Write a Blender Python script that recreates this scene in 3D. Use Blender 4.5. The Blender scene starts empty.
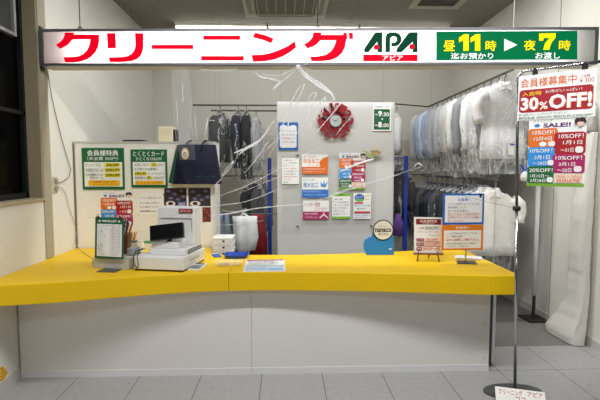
import bpy, bmesh, math, random
from mathutils import Vector, Matrix
R = math.radians
SC = bpy.context.scene
COL = SC.collection
random.seed(7)

# ------------------------------------------------------------------ camera
FPX = 445.0
CAMZ = 1.54
PITCH = math.atan(32 / FPX)
YAW = math.atan(15 / math.hypot(FPX, 32))
cam_d = bpy.data.cameras.new('camera')
cam_d.sensor_width = 36
cam_d.lens = FPX / 600 * 36
cam_d.clip_start = 0.05
cam = bpy.data.objects.new('camera', cam_d)
COL.objects.link(cam)
cam.location = (0, 0, CAMZ)
cam.rotation_euler = (math.pi / 2 - PITCH, 0, -YAW)
SC.camera = cam
_cy, _sy, _cp, _sp = math.cos(YAW), math.sin(YAW), math.cos(PITCH), math.sin(PITCH)
_F = Vector((_sy * _cp, _cy * _cp, -_sp)); _Rt = Vector((_cy, -_sy, 0)); _U = _Rt.cross(_F)
_C = Vector((0, 0, CAMZ))
def ray(x, y): return _F * FPX + _Rt * (x - 300) + _U * (200 - y)
def onX(x, y, X): d = ray(x, y); return _C + d * (X / d.x)
def onY(x, y, Y): d = ray(x, y); return _C + d * (Y / d.y)
def onZ(x, y, Z): d = ray(x, y); return _C + d * ((Z - CAMZ) / d.z)

# ------------------------------------------------------------------ world, exposure, large lamps
w = bpy.data.worlds.new('world'); SC.world = w; w.use_nodes = True
w.node_tree.nodes['Background'].inputs[0].default_value = (1.0, 0.97, 0.93, 1)
w.node_tree.nodes['Background'].inputs[1].default_value = 0.07
SC.view_settings.view_transform = 'Standard'
SC.view_settings.look = 'None'
SC.view_settings.gamma = 1
SC.view_settings.use_curve_mapping = False
SC.view_settings.exposure = 0.0
try:
    SC.cycles.transparent_max_bounces = 40
    SC.cycles.max_bounces = 10
except Exception:
    pass
def area(name, loc, sx, sy, power, col=(0.99, 1, 1.0)):
    l = bpy.data.lights.new(name, 'AREA'); l.shape = 'RECTANGLE'; l.size = sx; l.size_y = sy
    l.energy = power; l.color = col
    o = bpy.data.objects.new(name, l); COL.objects.link(o); o.location = loc
    return o
area('shop_ceiling_lamp', (0.55, 1.66, 3.43), 4.2, 0.14, 116)
area('shop_ceiling_lamp', (0.6, -1.6, 3.43), 4.4, 0.16, 46)
area('added_workroom_fill', (0.5, 3.95, 3.43), 3.0, 0.2, 66)  # unseen area light, added to brighten the workroom and the shirt fronts

# ------------------------------------------------------------------ materials
MATS = {}
def lin(c):
    return tuple(((v / 255) / 12.92 if v / 255 <= 0.04045 else ((v / 255 + 0.055) / 1.055) ** 2.4) for v in c)
def mat(name, rgb, rough=0.55, metal=0.0, var=0.04, scale=12.0, bump=0.0, bscale=60.0, emit=0.0, coat=0.0, spec=0.5):
    """principled surface with a light procedural noise in its colour; rgb in 0..255 sRGB"""
    if name in MATS: return MATS[name]
    m = bpy.data.materials.new(name); m.use_nodes = True; MATS[name] = m
    nt = m.node_tree; b = nt.nodes['Principled BSDF']
    c = lin(rgb)
    tc = nt.nodes.new('ShaderNodeTexCoord')
    n = nt.nodes.new('ShaderNodeTexNoise'); n.inputs['Scale'].default_value = scale; n.inputs['Detail'].default_value = 4
    nt.links.new(tc.outputs['Object'], n.inputs['Vector'])
    r = nt.nodes.new('ShaderNodeValToRGB')
    r.color_ramp.elements[0].position = 0.3; r.color_ramp.elements[1].position = 0.7
    r.color_ramp.elements[0].color = (*[max(0, v * (1 - var)) for v in c], 1)
    r.color_ramp.elements[1].color = (*[min(1, v * (1 + var)) for v in c], 1)
    nt.links.new(n.outputs['Fac'], r.inputs['Fac'])
    nt.links.new(r.outputs['Color'], b.inputs['Base Color'])
    b.inputs['Roughness'].default_value = rough; b.inputs['Metallic'].default_value = metal
    b.inputs['Specular IOR Level'].default_value = spec
    if coat: b.inputs['Coat Weight'].default_value = coat
    if emit:
        b.inputs['Emission Color'].default_value = (*c, 1); b.inputs['Emission Strength'].default_value = emit
    if bump:
        n2 = nt.nodes.new('ShaderNodeTexNoise'); n2.inputs['Scale'].default_value = bscale; n2.inputs['Detail'].default_value = 3
        nt.links.new(tc.outputs['Object'], n2.inputs['Vector'])
        bp = nt.nodes.new('ShaderNodeBump'); bp.inputs['Strength'].default_value = bump; bp.inputs['Distance'].default_value = 0.01
        nt.links.new(n2.outputs['Fac'], bp.inputs['Height']); nt.links.new(bp.outputs['Normal'], b.inputs['Normal'])
    return m
def ink(rgb):
    return mat('ink_%d_%d_%d' % rgb, rgb, 0.6, var=0.02)
def glow(rgb, s=1.0):
    return mat('backlit_%d_%d_%d' % rgb, rgb, 0.5, emit=s, var=0.0, spec=0.05)
def clear_mat(name, amount, rgb=(235, 238, 240), rough=0.08, nscale=9.0, patch=0.0, bump=0.6, edge=0.3, crinkle_glint=0.0):
    """clear film: mostly see-through, with a glossy, slightly milky share"""
    if name in MATS: return MATS[name]
    m = bpy.data.materials.new(name); m.use_nodes = True; MATS[name] = m
    nt = m.node_tree; b = nt.nodes['Principled BSDF']; out = nt.nodes['Material Output']
    b.inputs['Base Color'].default_value = (*lin(rgb), 1); b.inputs['Roughness'].default_value = rough
    tr = nt.nodes.new('ShaderNodeBsdfTransparent'); mx = nt.nodes.new('ShaderNodeMixShader')
    tc = nt.nodes.new('ShaderNodeTexCoord'); n = nt.nodes.new('ShaderNodeTexNoise')
    n.inputs['Scale'].default_value = nscale; n.inputs['Detail'].default_value = 5
    nt.links.new(tc.outputs['Object'], n.inputs['Vector'])
    mr = nt.nodes.new('ShaderNodeMapRange'); mr.inputs[1].default_value = 0.35; mr.inputs[2].default_value = 0.7
    mr.inputs[3].default_value = amount; mr.inputs[4].default_value = amount + patch
    nt.links.new(n.outputs['Fac'], mr.inputs[0])
    lw = nt.nodes.new('ShaderNodeLayerWeight'); lw.inputs['Blend'].default_value = 0.25
    ad = nt.nodes.new('ShaderNodeMath'); ad.operation = 'MULTIPLY_ADD'; ad.inputs[1].default_value = edge; ad.use_clamp = True
    nt.links.new(lw.outputs['Facing'], ad.inputs[0]); nt.links.new(mr.outputs[0], ad.inputs[2])
    fac = ad.outputs[0]
    if crinkle_glint:                                            # highlights of the crumpled film, painted as random whitish lines
        mp = nt.nodes.new('ShaderNodeMapping'); mp.inputs['Scale'].default_value = (1.0, 1.0, 0.45)
        nt.links.new(tc.outputs['Object'], mp.inputs['Vector'])
        n3 = nt.nodes.new('ShaderNodeTexNoise'); n3.inputs['Scale'].default_value = 9; n3.inputs['Detail'].default_value = 3; n3.inputs['Distortion'].default_value = 0.8
        nt.links.new(mp.outputs[0], n3.inputs['Vector'])
        cr = nt.nodes.new('ShaderNodeValToRGB'); e = cr.color_ramp.elements
        e[0].position = 0.46; e[0].color = (0, 0, 0, 1); e[1].position = 0.54; e[1].color = (0, 0, 0, 1)
        k = e.new(0.5); k.color = (crinkle_glint, crinkle_glint, crinkle_glint, 1)
        nt.links.new(n3.outputs['Fac'], cr.inputs['Fac'])
        a2 = nt.nodes.new('ShaderNodeMath'); a2.operation = 'ADD'; a2.use_clamp = True
        nt.links.new(ad.outputs[0], a2.inputs[0]); nt.links.new(cr.outputs[0], a2.inputs[1]); fac = a2.outputs[0]
    nt.links.new(fac, mx.inputs[0]); nt.links.new(tr.outputs[0], mx.inputs[1]); nt.links.new(b.outputs[0], mx.inputs[2])
    bp = nt.nodes.new('ShaderNodeBump'); bp.inputs['Strength'].default_value = bump; bp.inputs['Distance'].default_value = 0.02
    nt.links.new(n.outputs['Fac'], bp.inputs['Height']); nt.links.new(bp.outputs['Normal'], b.inputs['Normal'])
    nt.links.new(mx.outputs[0], out.inputs['Surface'])
    return m
def tiles_mat(name, rgb, joint, ox, oy, sx, sy, rough, mortar=0.003, mott=0.10, bump=0.0):
    if name in MATS: return MATS[name]
    m = bpy.data.materials.new(name); m.use_nodes = True; MATS[name] = m
    nt = m.node_tree; b = nt.nodes['Principled BSDF']; b.inputs['Roughness'].default_value = rough
    tc = nt.nodes.new('ShaderNodeTexCoord'); mp = nt.nodes.new('ShaderNodeMapping')
    mp.inputs['Location'].default_value = (ox, oy, 0)
    nt.links.new(tc.outputs['Object'], mp.inputs['Vector'])
    br = nt.nodes.new('ShaderNodeTexBrick'); br.offset = 0; br.squash = 1
    br.inputs['Scale'].default_value = 1; br.inputs['Brick Width'].default_value = sx; br.inputs['Row Height'].default_value = sy
    br.inputs['Mortar Size'].default_value = mortar; br.inputs['Mortar Smooth'].default_value = 0.2; br.inputs['Bias'].default_value = 0
    nt.links.new(mp.outputs[0], br.inputs['Vector'])
    n = nt.nodes.new('ShaderNodeTexNoise'); n.inputs['Scale'].default_value = 28; n.inputs['Detail'].default_value = 8; n.inputs['Roughness'].default_value = 0.75
    nt.links.new(tc.outputs['Object'], n.inputs['Vector'])
    r = nt.nodes.new('ShaderNodeValToRGB'); c = lin(rgb)
    r.color_ramp.elements[0].position = 0.32; r.color_ramp.elements[1].position = 0.68
    r.color_ramp.elements[0].color = (*[v * (1 - mott * 1.6) for v in c], 1); r.color_ramp.elements[1].color = (*[min(1, v * (1 + mott)) for v in c], 1)
    nt.links.new(n.outputs['Fac'], r.inputs['Fac'])
    nt.links.new(r.outputs[0], br.inputs['Color1']); nt.links.new(r.outputs[0], br.inputs['Color2'])
    br.inputs['Mortar'].default_value = (*lin(joint), 1)
    nt.links.new(br.outputs['Color'], b.inputs['Base Color'])
    return m

# ------------------------------------------------------------------ mesh helpers
class MB:
    def __init__(s): s.bm = bmesh.new()
    def face(s, vs):
        try: return s.bm.faces.new(vs)
        except ValueError: return None
    def quad(s, *pts): s.face([s.bm.verts.new(p) for p in pts]); return s
    def box(s, x0, x1, y0, y1, z0, z1, M=None):
        c = [(x0, y0, z0), (x1, y0, z0), (x1, y1, z0), (x0, y1, z0), (x0, y0, z1), (x1, y0, z1), (x1, y1, z1), (x0, y1, z1)]
        v = [s.bm.verts.new(M @ Vector(p) if M else p) for p in c]
        for f in ((3, 2, 1, 0), (4, 5, 6, 7), (0, 1, 5, 4), (1, 2, 6, 5), (2, 3, 7, 6), (3, 0, 4, 7)): s.face([v[i] for i in f])
        return s
    def prism(s, pts, axis, a, b):
        """closed outline pts (2-D) pushed along axis 'x','y' or 'z' from a to b"""
        f = {'z': lambda p, t: (p[0], p[1], t), 'y': lambda p, t: (p[0], t, p[1]), 'x': lambda p, t: (t, p[0], p[1])}[axis]
        lo = [s.bm.verts.new(f(p, a)) for p in pts]; hi = [s.bm.verts.new(f(p, b)) for p in pts]
        s.face(lo); s.face(hi[::-1])
        n = len(pts)
        for i in range(n): s.face([lo[i], hi[i], hi[(i + 1) % n], lo[(i + 1) % n]])
        return s
    def rings(s, rings, cap0=True, cap1=True):
        rv = [[s.bm.verts.new(p) for p in r] for r in rings]
        for a, b in zip(rv, rv[1:]):
            n = len(a)
            for i in range(n): s.face([a[i], a[(i + 1) % n], b[(i + 1) % n], b[i]])
        if cap0: s.face(rv[0][::-1])
        if cap1: s.face(rv[-1])
        return s
    def tube(s, pts, r, seg=8, caps=True):
        pts = [Vector(p) for p in pts]
        rs = r if isinstance(r, (list, tuple)) else [r] * len(pts)
        rings = []
        up = Vector((0, 0, 1))
        n_prev = None
        for i, p in enumerate(pts):
            t = (pts[min(i + 1, len(pts) - 1)] - pts[max(i - 1, 0)])
            if t.length < 1e-9: t = Vector((0, 0, 1))
            t.normalize()
            if n_prev is None:
                n = up.cross(t) if abs(t.dot(up)) < 0.95 else Vector((1, 0, 0)).cross(t)
            else:
                n = n_prev - t * n_prev.dot(t)
                if n.length < 1e-6: n = Vector((1, 0, 0)).cross(t)
            n.normalize(); n_prev = n; b = t.cross(n)
            rings.append([p + (n * math.cos(2 * math.pi * k / seg) + b * math.sin(2 * math.pi * k / seg)) * rs[i] for k in range(seg)])
        return s.rings(rings, caps, caps)
    def cyl(s, p0, p1, r, seg=20): return s.tube([p0, p1], r, seg)
    def disc(s, cx, cz, y0, y1, rx, rz, seg=28):
        return s.prism([(cx + rx * math.cos(2 * math.pi * k / seg), cz + rz * math.sin(2 * math.pi * k / seg)) for k in range(seg)], 'y', y0, y1)
    def loft(s, lv, seg=20, ripple=None, cap0=True, cap1=True):
        """lv: (cx, cy, z, rx, ry)"""
        rr = []
        for i, (cx, cy, z, rx, ry) in enumerate(lv):
            ring = []
            for k in range(seg):
                a = 2 * math.pi * k / seg
                q = 1 + (ripple(a, z) if ripple else 0)
                ring.append((cx + rx * math.cos(a) * (1 + 0.15 * ((q - 1))), cy + ry * math.sin(a) * q, z))
            rr.append(ring)
        return s.rings(rr, cap0, cap1)
    def build(s, name, m, parent=None, smooth=False, bevel=0.0, sub=0):
        bm = s.bm
        bmesh.ops.recalc_face_normals(bm, faces=bm.faces[:])
        me = bpy.data.meshes.new(name); bm.to_mesh(me); bm.free()
        if m: me.materials.append(m)
        if smooth:
            for p in me.polygons: p.use_smooth = True
        o = bpy.data.objects.new(name, me); COL.objects.link(o)
        if parent: o.parent = parent
        if bevel:
            b = o.modifiers.new('bevel', 'BEVEL'); b.width = bevel; b.segments = 2; b.limit_method = 'ANGLE'
        if sub:
            b = o.modifiers.new('subsurf', 'SUBSURF'); b.levels = sub; b.render_levels = sub
        return o
def tag(o, label, cat, group=None):
    o['label'] = label; o['category'] = cat
    if group: o['group'] = group
    return o
def thing(name, label, cat, loc=(0, 0, 0), rotz=0.0, rotx=0.0, group=None):
    o = bpy.data.objects.new(name, None); COL.objects.link(o); o.empty_display_size = 0.05
    o.location = loc; o.rotation_euler = (rotx, 0, rotz)
    return tag(o, label, cat, group)
def struct(o):
    o['kind'] = 'structure'; return o
def dup(root, loc, rotz, label, group):
    r = root.copy(); COL.objects.link(r); r.location = loc; r.rotation_euler = (0, 0, rotz)
    r['label'] = label; r['group'] = group
    for ch in list(root.children):
        c = ch.copy(); COL.objects.link(c); c.parent = r
        for g in ch.children:
            d = g.copy(); COL.objects.link(d); d.parent = c
    return r
_dg = bpy.context.evaluated_depsgraph_get
def glyphs(body, bold=0.0, res=3):
    """letter outlines of the built-in font as vertices and polygons"""
    cu = bpy.data.curves.new('lettering', 'FONT'); cu.body = body; cu.offset = bold; cu.resolution_u = res; cu.fill_mode = 'FRONT'
    o = bpy.data.objects.new('lettering', cu); COL.objects.link(o)
    me = bpy.data.meshes.new_from_object(o.evaluated_get(_dg()))
    bpy.data.objects.remove(o); bpy.data.curves.remove(cu)
    vs = [tuple(v.co) for v in me.vertices]; fs = [tuple(p.vertices) for p in me.polygons]
    bpy.data.meshes.remove(me)
    return vs, fs
def text(name, body, x0, z0, x1, z1, y, m, parent, bold=0.0, res=2, shear=0.0):
    """one line of lettering filling the box x0..x1, z0..z1 on the plane y, facing -y"""
    cjk = any(ord(ch) > 0x2E80 for ch in body)
    vs, fs = glyphs(body, 0.0 if cjk else bold, res)
    if cjk and bold >= 0.03:                              # heavier strokes: the outlines overprinted a hair apart
        n = len(vs); d = bold * 0.55
        vs = [(v[0] + a * d, v[1] + b * d, 0) for a, b in ((0, 0), (1, 0), (0, 1), (1, 1)) for v in vs]
        fs = [tuple(i + k * n for i in f) for k in range(4) for f in fs]
    ax = min(v[0] for v in vs); bx = max(v[0] for v in vs); az = min(v[1] for v in vs); bz = max(v[1] for v in vs)
    kx = (x1 - x0) / max(bx - ax, 1e-6); kz = (z1 - z0) / max(bz - az, 1e-6)
    me = bpy.data.meshes.new(name)
    nb_ = max(1, len(vs) // 4)
    me.from_pydata([(x0 + (v[0] - ax) * kx, y - ((i // nb_) * 0.00006 if cjk and bold >= 0.03 else 0), z0 + (v[1] - az) * kz) for i, v in enumerate(vs)], [], fs)
    me.materials.append(m)
    o = bpy.data.objects.new(name, me); COL.objects.link(o); o.parent = parent
    return o
def rrect(x0, z0, x1, z1, r, n=5):
    p = []
    for cx, cz, a0 in ((x1 - r, z1 - r, 0), (x0 + r, z1 - r, 90), (x0 + r, z0 + r, 180), (x1 - r, z0 + r, 270)):
        for k in range(n + 1):
            a = R(a0 + 90 * k / n); p.append((cx + r * math.cos(a), cz + r * math.sin(a)))
    return p
def print_on(root, wd, ht, els, y=-0.003, step=0.00035):
    """printed parts on a sheet wd x ht whose lower edge middle is the root's origin; element boxes run 0..1 from the upper left"""
    X = lambda u: (u - 0.5) * wd
    Z = lambda v: (1 - v) * ht
    blocks = []
    for i, e in enumerate(els):
        yy = y - step * (i + 1)
        k, name = e[0], e[1]
        if k == 't':
            _, _, s, u0, v0, u1, v1, c, *bo = e
            uc, vc = (u0 + u1) / 2, (v0 + v1) / 2
            own = [b for q, b in blocks if q[0] <= uc <= q[2] and q[1] <= vc <= q[3]]
            text(name, s, X(u0), Z(v1), X(u1), Z(v0), yy, ink(c), own[-1] if own else root, bo[0] if bo else 0.02)
        else:
            u0, v0, u1, v1, c = e[2:7]
            mb = MB()
            if k == 'r': mb.prism([(X(u0), Z(v1)), (X(u1), Z(v1)), (X(u1), Z(v0)), (X(u0), Z(v0))], 'y', yy, yy + 0.0003)
            elif k == 'rr': mb.prism(rrect(X(u0), Z(v1), X(u1), Z(v0), min(abs(X(u1) - X(u0)), abs(Z(v0) - Z(v1))) * (0.14 if 'block' in name or 'panel' in name or 'field' in name else 0.35)), 'y', yy, yy + 0.0003)
            elif k == 'e': mb.disc((X(u0) + X(u1)) / 2, (Z(v0) + Z(v1)) / 2, yy, yy + 0.0003, abs(X(u1) - X(u0)) / 2, abs(Z(v0) - Z(v1)) / 2)
            elif k == 'p': pts = e[7]; mb.prism([(X(a), Z(b)) for a, b in pts], 'y', yy, yy + 0.0003)
            bo_ = mb.build(name, ink(c), root)
            if k in ('r', 'rr') and name not in ('coupon_square',): blocks.append(((u0, v0, u1, v1), bo_))
def sheet(name, label, cat, loc, wd, ht, els, base=(246, 246, 244), th=0.003, rotz=0.0, rotx=0.0, group=None, pname='panel', rough=0.5):
    t = thing(name, label, cat, loc, rotz, rotx, group)
    MB().box(-wd / 2, wd / 2, -th, 0, 0, ht).build(pname, mat('paper_%d_%d_%d' % base, base, rough, var=0.015), t)
    print_on(t, wd, ht, els, -th)
    return t
def px_sheet(name, label, cat, x0, y0, x1, y1, Y, els, **kw):
    a = onY(x0, y1, Y); b = onY(x1, y0, Y)
    return sheet(name, label, cat, ((a.x + b.x) / 2, Y - 0.001, a.z), b.x - a.x, b.z - a.z, els, **kw)
WHITE = (248, 248, 246); BLACK = (25, 25, 28); GREEN = (8, 96, 48); RED = (176, 16, 34); ORANGE = (228, 118, 28)
BLUE = (32, 122, 208); MAGENTA = (170, 24, 92); YEL = (250, 215, 30); PURPLE = (96, 28, 110)

# ================================================================== SETTING
LX, RX, BY, CZ = -1.955, 2.64, 7.0, 3.45
JY = 3.655                      # far reveal of the side window
M_wall = mat('wall_paint', (228, 226, 217), 0.75, var=0.012, scale=3, bump=0.04, bscale=200)
M_wall2 = mat('wall_paint_back', (218, 217, 211), 0.7, var=0.015, scale=2)
M_alu = mat('aluminium', (165, 165, 162), 0.35, 0.85, var=0.05)
M_dark = mat('dark_grey_metal', (62, 62, 64), 0.4, 0.6)
M_chrome = mat('chrome_tube', (190, 190, 192), 0.16, 1.0, var=0.02)
M_black = mat('black_plastic', (22, 22, 24), 0.35)
M_white = mat('white_plastic', (236, 236, 234), 0.4)

struct(MB().box(LX - 0.2, 6.0, -2.5, 3.69, -0.05, 0).build('floor', tiles_mat('floor_tiles', (168, 167, 166), (92, 89, 87), 0.176, -3.24, 0.45, 0.45, 0.42)))
struct(MB().box(LX - 0.2, RX + 0.1, 3.69, BY + 0.1, -0.05, 0).build('floor', tiles_mat('back_floor_sheet', (122, 121, 116), (100, 98, 94), 0.176, -3.24, 0.9, 0.9, 0.5, 0.001)))
struct(MB().box(-6.0, 6.0, -2.5, BY + 0.1, CZ, CZ + 0.05).build('ceiling', tiles_mat('ceiling_boards', (142, 137, 127), (112, 108, 100), 0.94, -3.16, 0.9, 1.82, 0.85, 0.003, 0.03)))
struct(MB().box(LX, RX, BY, BY + 0.1, 0, CZ).build('wall_back', M_wall2))
mb = MB()
mb.box(LX - 0.15, LX, -2.5, JY, 0, 1.282)            # under the window
mb.box(LX - 0.15, LX, -2.5, JY, 3.2, CZ)             # above it
mb.box(LX - 0.15, LX, JY, BY + 0.1, 0, CZ)           # beyond it
struct(mb.build('wall_left', M_wall))
struct(MB().box(RX, RX + 0.1, 3.3, BY + 0.1, 0, CZ).build('wall_right', M_wall))
# thin joints of the wall boards
struct(MB().box(RX - 0.003, RX, 4.28, 4.285, 0, CZ).build('trim_1', mat('joint_dark', (120, 116, 108), 0.8)))
struct(MB().box(LX, LX + 0.012, 3.66, 3.775, 0.8, CZ).build('trim_2', mat('jamb_paint', (170, 162, 140), 0.7)))
struct(MB().box(LX + 0.002, -1.42, BY - 0.22, BY, 0, CZ).build('trim_3', M_wall2))
struct(MB().box(-1.42, RX, BY - 0.02, BY, 0, 1.98).build('lower_wall_shade_slab', mat('lower_wall_shade', (196, 192, 180), 0.7, var=0.02)))  # wall below the joint, its colour darkened for the shade there
M_base = mat('baseboard_vinyl', (200, 198, 194), 0.5)
struct(MB().box(LX, LX + 0.008, -2.5, 3.24, 0, 0.075).build('baseboard_left', M_base))
struct(MB().box(RX - 0.008, RX, 3.3, BY, 0, 0.075).build('baseboard_right', M_base))
struct(MB().box(LX - 0.16, LX + 0.02, 0.4, JY, 1.282, 1.30).build('trim_5', mat('sill_paint', (176, 166, 142), 0.5)))
struct(MB().box(LX - 0.149, LX + 0.002, JY - 0.012, JY, 1.30, 3.2).build('trim_6', mat('jamb_lining', (140, 130, 104), 0.6)))
# side window
win = MB()
win.box(LX - 0.15, LX - 0.10, 0.4, JY, 1.30, 1.345)
win.box(LX - 0.15, LX - 0.10, 0.4, JY, 1.955, 1.985)
win.box(LX - 0.15, LX - 0.10, 3.61, JY, 1.30, 3.2)
wo = struct(win.build('window_1', mat('window_frame', (20, 22, 26), 0.5, 0.2)))
MB().box(LX - 0.135, LX - 0.13, 0.4, 3.61, 1.345, 2.6).build('pane', mat('night_pane', (4, 4, 5), 0.2, var=0, spec=0.05), wo)
sash = MB()
sash.box(LX - 0.10, LX - 0.06, 0.4, 3.50, 2.525, 2.548)
sash.box(LX - 0.10, LX - 0.06, 3.475, 3.50, 2.548, 3.2)
so = sash.build('sash', mat('sash_metal', (150, 151, 153), 0.4, 0.5), wo)
MB().box(LX - 0.085, LX - 0.08, 0.4, 3.46, 2.545, 3.2).build('upper_pane', mat('grey_pane', (44, 43, 43), 0.4, var=0.1, scale=2, spec=0.2), wo)

# ================================================================== COUNTER
CT = 0.795; TH = 0.135
front = []
for x, y in [(0, 285.5), (50, 283), (100, 279.5), (150, 276), (200, 273.4), (250, 272.2), (300, 272.2), (350, 272.7), (400, 273.7), (450, 275), (490, 276)]:
    p = onZ(x, y, CT); front.append((p.x, p.y))
fx0, fy0 = front[0]
front = [(LX + 0.005, fy0 - 0.02)] + front
xe, ye = 1.635, front[-1][1]
def smooth_line(pts, n=5):
    out = []
    for i in range(len(pts) - 1):
        p0 = Vector(pts[max(i - 1, 0)]); p1 = Vector(pts[i]); p2 = Vector(pts[i + 1]); p3 = Vector(pts[min(i + 2, len(pts) - 1)])
        for k in range(n):
            t = k / n
            out.append(tuple(0.5 * ((2 * p1) + (p2 - p0) * t + (2 * p0 - 5 * p1 + 4 * p2 - p3) * t * t + (3 * p1 - p0 - 3 * p2 + p3) * t ** 3)))
    out.append(tuple(pts[-1])); return out
front = smooth_line(front, 4)
outline = front[:]
for k in range(1, 7):
    a = R(-90 + 90 * k / 6); outline.append((xe - 0.06 + 0.06 * math.cos(a), ye + 0.06 + 0.06 * math.sin(a)))
outline += [(xe, 3.93), (1.50, 4.02), (1.0, 3.91), (0.5, 3.82), (0.1, 3.79), (-0.62, 3.81), (-0.70, 4.17), (LX + 0.005, 4.17)]
counter = thing('service_counter', 'long white reception counter with a thick curved bright yellow top', 'counter', (-0.2, 3.5, 0))
def at_counter(o):   # counter parts are modelled in room coordinates
    o.location = (0.2, -3.5, 0); return o
M_yel = mat('yellow_laminate', (232, 190, 0), 0.5, var=0.02, scale=4, spec=0.35)
XS = -0.405
left_part = [p for p in front if p[0] < XS] ; right_part = [p for p in front if p[0] > XS]
def y_at(x):
    for a, b in zip(front, front[1:]):
        if a[0] <= x <= b[0]: return a[1] + (b[1] - a[1]) * (x - a[0]) / (b[0] - a[0])
ys = y_at(XS)
back_y = 3.80
tl = left_part + [(XS - 0.0012, ys), (XS - 0.0012, back_y), (-0.62, 3.81), (-0.70, 4.17), (LX + 0.005, 4.17)]
i0 = len(front)
tr = [(XS + 0.0012, ys)] + right_part + outline[i0:-3] + [(XS + 0.0012, back_y)]
at_counter(MB().prism(tl, 'z', CT - TH, CT).build('counter_top', M_yel, counter, bevel=0.004))
at_counter(MB().prism(tr, 'z', CT - TH, CT).build('counter_top', M_yel, counter, bevel=0.004))
M_panel = mat('counter_panel', (228, 224, 220), 0.5, var=0.015, scale=3)
at_counter(MB().box(LX + 0.012, -0.2525, 3.24, 3.27, 0.05, CT - TH).build('front_panel', M_panel, counter))
at_counter(MB().box(-0.2505, 1.545, 3.24, 3.27, 0.05, CT - TH).build('front_panel', M_panel, counter))
M_kick = mat('counter_kick', (226, 226, 228), 0.45, var=0.02)
at_counter(MB().box(LX + 0.012, -0.2525, 3.236, 3.27, 0.0, 0.05).build('kick_strip', M_kick, counter))
at_counter(MB().box(-0.2505, 1.545, 3.236, 3.27, 0.0, 0.05).build('kick_strip', M_kick, counter))
at_counter(MB().box(1.56, 1.60, 3.31, 3.85, 0.0, CT - TH).build('side_gap_shade', mat('gap_shade_dark', (70, 66, 62), 0.6), counter))  # dark filler, coloured for the shade in the gap at the counter end
at_counter(MB().box(1.606, 1.634, 3.33, 3.86, 0.03, CT - TH).build('side_trim', mat('counter_side_white', (226, 226, 224), 0.4), counter))
for zz in (0.08, 0.34):
    at_counter(MB().cyl((1.51, 3.2385, zz + 0.02), (1.51, 3.2405, zz + 0.02), 0.005, 10).build('screw_cap', mat('screw_cap', (150, 146, 142), 0.4), counter))

# ================================================================== LIGHTED SHOP SIGN
SA = math.atan2(-0.2, 4.36)
SP = Vector((-1.93, 3.65, 2.345)); SL = math.hypot(4.36, 0.2); SH = 0.283; SD = 0.17
sign = thing('shop_sign', 'long backlit white shop sign with big red lettering hung under the ceiling', 'sign', SP, SA)
s_u = Vector((math.cos(SA), math.sin(SA), 0)); s_n = Vector((math.sin(SA), -math.cos(SA), 0))
def sg(px, py, off=0.0):
    d = ray(px, py); t = ((SP + s_n * off) - _C).dot(s_n) / d.dot(s_n); p = _C + d * t - SP
    return (p.dot(s_u), p.z)
M_frame = mat('sign_frame', (120, 120, 122), 0.4, 0.7)
fr = MB(); F = 0.018
fr.box(0, SL, -0.004, 0.03, 0, F); fr.box(0, SL, -0.004, 0.03, SH - F, SH); fr.box(0, F + 0.008, -0.004, 0.03, F, SH - F); fr.box(SL - F, SL, -0.004, 0.03, F, SH - F)
fr.build('frame', M_frame, sign)
hs = MB(); hs.box(0, SL, 0.03, SD, 0, 0.004); hs.box(0, SL, 0.03, SD, SH - 0.004, SH); hs.box(0, 0.004, 0.03, SD, 0.004, SH - 0.004); hs.box(SL - 0.004, SL, 0.03, SD, 0.004, SH - 0.004); hs.box(0, SL, SD - 0.004, SD, 0.004, SH - 0.004)
hs.build('housing', mat('sign_housing', (205, 200, 186), 0.6), sign)
def diffuser():
    m = bpy.data.materials.new('sign_diffuser'); m.use_nodes = True; nt = m.node_tree
    nt.nodes.remove(nt.nodes['Principled BSDF']); tl = nt.nodes.new('ShaderNodeBsdfTranslucent'); tl.inputs[0].default_value = (0.86, 0.84, 0.88, 1)
    gl = nt.nodes.new('ShaderNodeBsdfGlossy'); gl.inputs['Roughness'].default_value = 0.3; gl.inputs[0].default_value = (0.5, 0.5, 0.5, 1)
    n = nt.nodes.new('ShaderNodeTexNoise'); n.inputs['Scale'].default_value = 1.5
    mx = nt.nodes.new('ShaderNodeMixShader'); mx.inputs[0].default_value = 0.04
    nt.links.new(tl.outputs[0], mx.inputs[1]); nt.links.new(gl.outputs[0], mx.inputs[2]); nt.links.new(mx.outputs[0], nt.nodes['Material Output'].inputs[0])
    return m
MB().quad((F, 0.012, F), (SL - F, 0.012, F), (SL - F, 0.012, SH - F), (F, 0.012, SH - F)).build('face', diffuser(), sign)
M_tube = mat('tube_light', (246, 248, 255), 0.4, emit=10.0, var=0)
nt_ = 3
for k in range(nt_):
    a = 0.24 + k * (SL - 0.46) / nt_; b = a + (SL - 0.46) / nt_ - 0.02
    for zz in (0.09, 0.195):
        MB().cyl((a, 0.10, zz), (b, 0.10, zz), 0.013, 8).build('fluorescent_tube', M_tube, sign)
M_sred = glow((232, 0, 32), 0.6)
def letter(name, px, m=M_sred, y=0.010):
    pts = [sg(*p) for p in px]
    return MB().prism(pts, 'y', y - 0.002, y).build(name, m, sign)
def A(L, ox=0, oy=0, k=4.0): return [(ox + x / k, oy + y / k) for x, y in L]
KU = [(205,73),(262,73),(258,85),(412,85),(412,125),(405,160),(390,192),(365,218),(335,236),(300,247),(265,252),(208,252),(197,221),(245,221),(285,216),(315,203),(337,182),(351,152),(360,115),(250,115),(238,132),(220,148),(200,160),(175,170),(150,147),(172,134),(190,118),(201,98)]
letter('letter_ku', A(KU, 30, 20, 6))
letter('letter_ri', A([(458,77),(510,77),(514,168),(463,168)], 30, 20, 6))
letter('letter_ri', A([(538,131),(572,131),(572,185),(569,205),(560,223),(545,236),(525,243),(490,247),(437,247),(432,228),(480,227),(508,223),(526,213),(536,198),(540,180)]))
letter('letter_dash', A([(5,178),(172,178),(172,195),(5,195)], 150))
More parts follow.
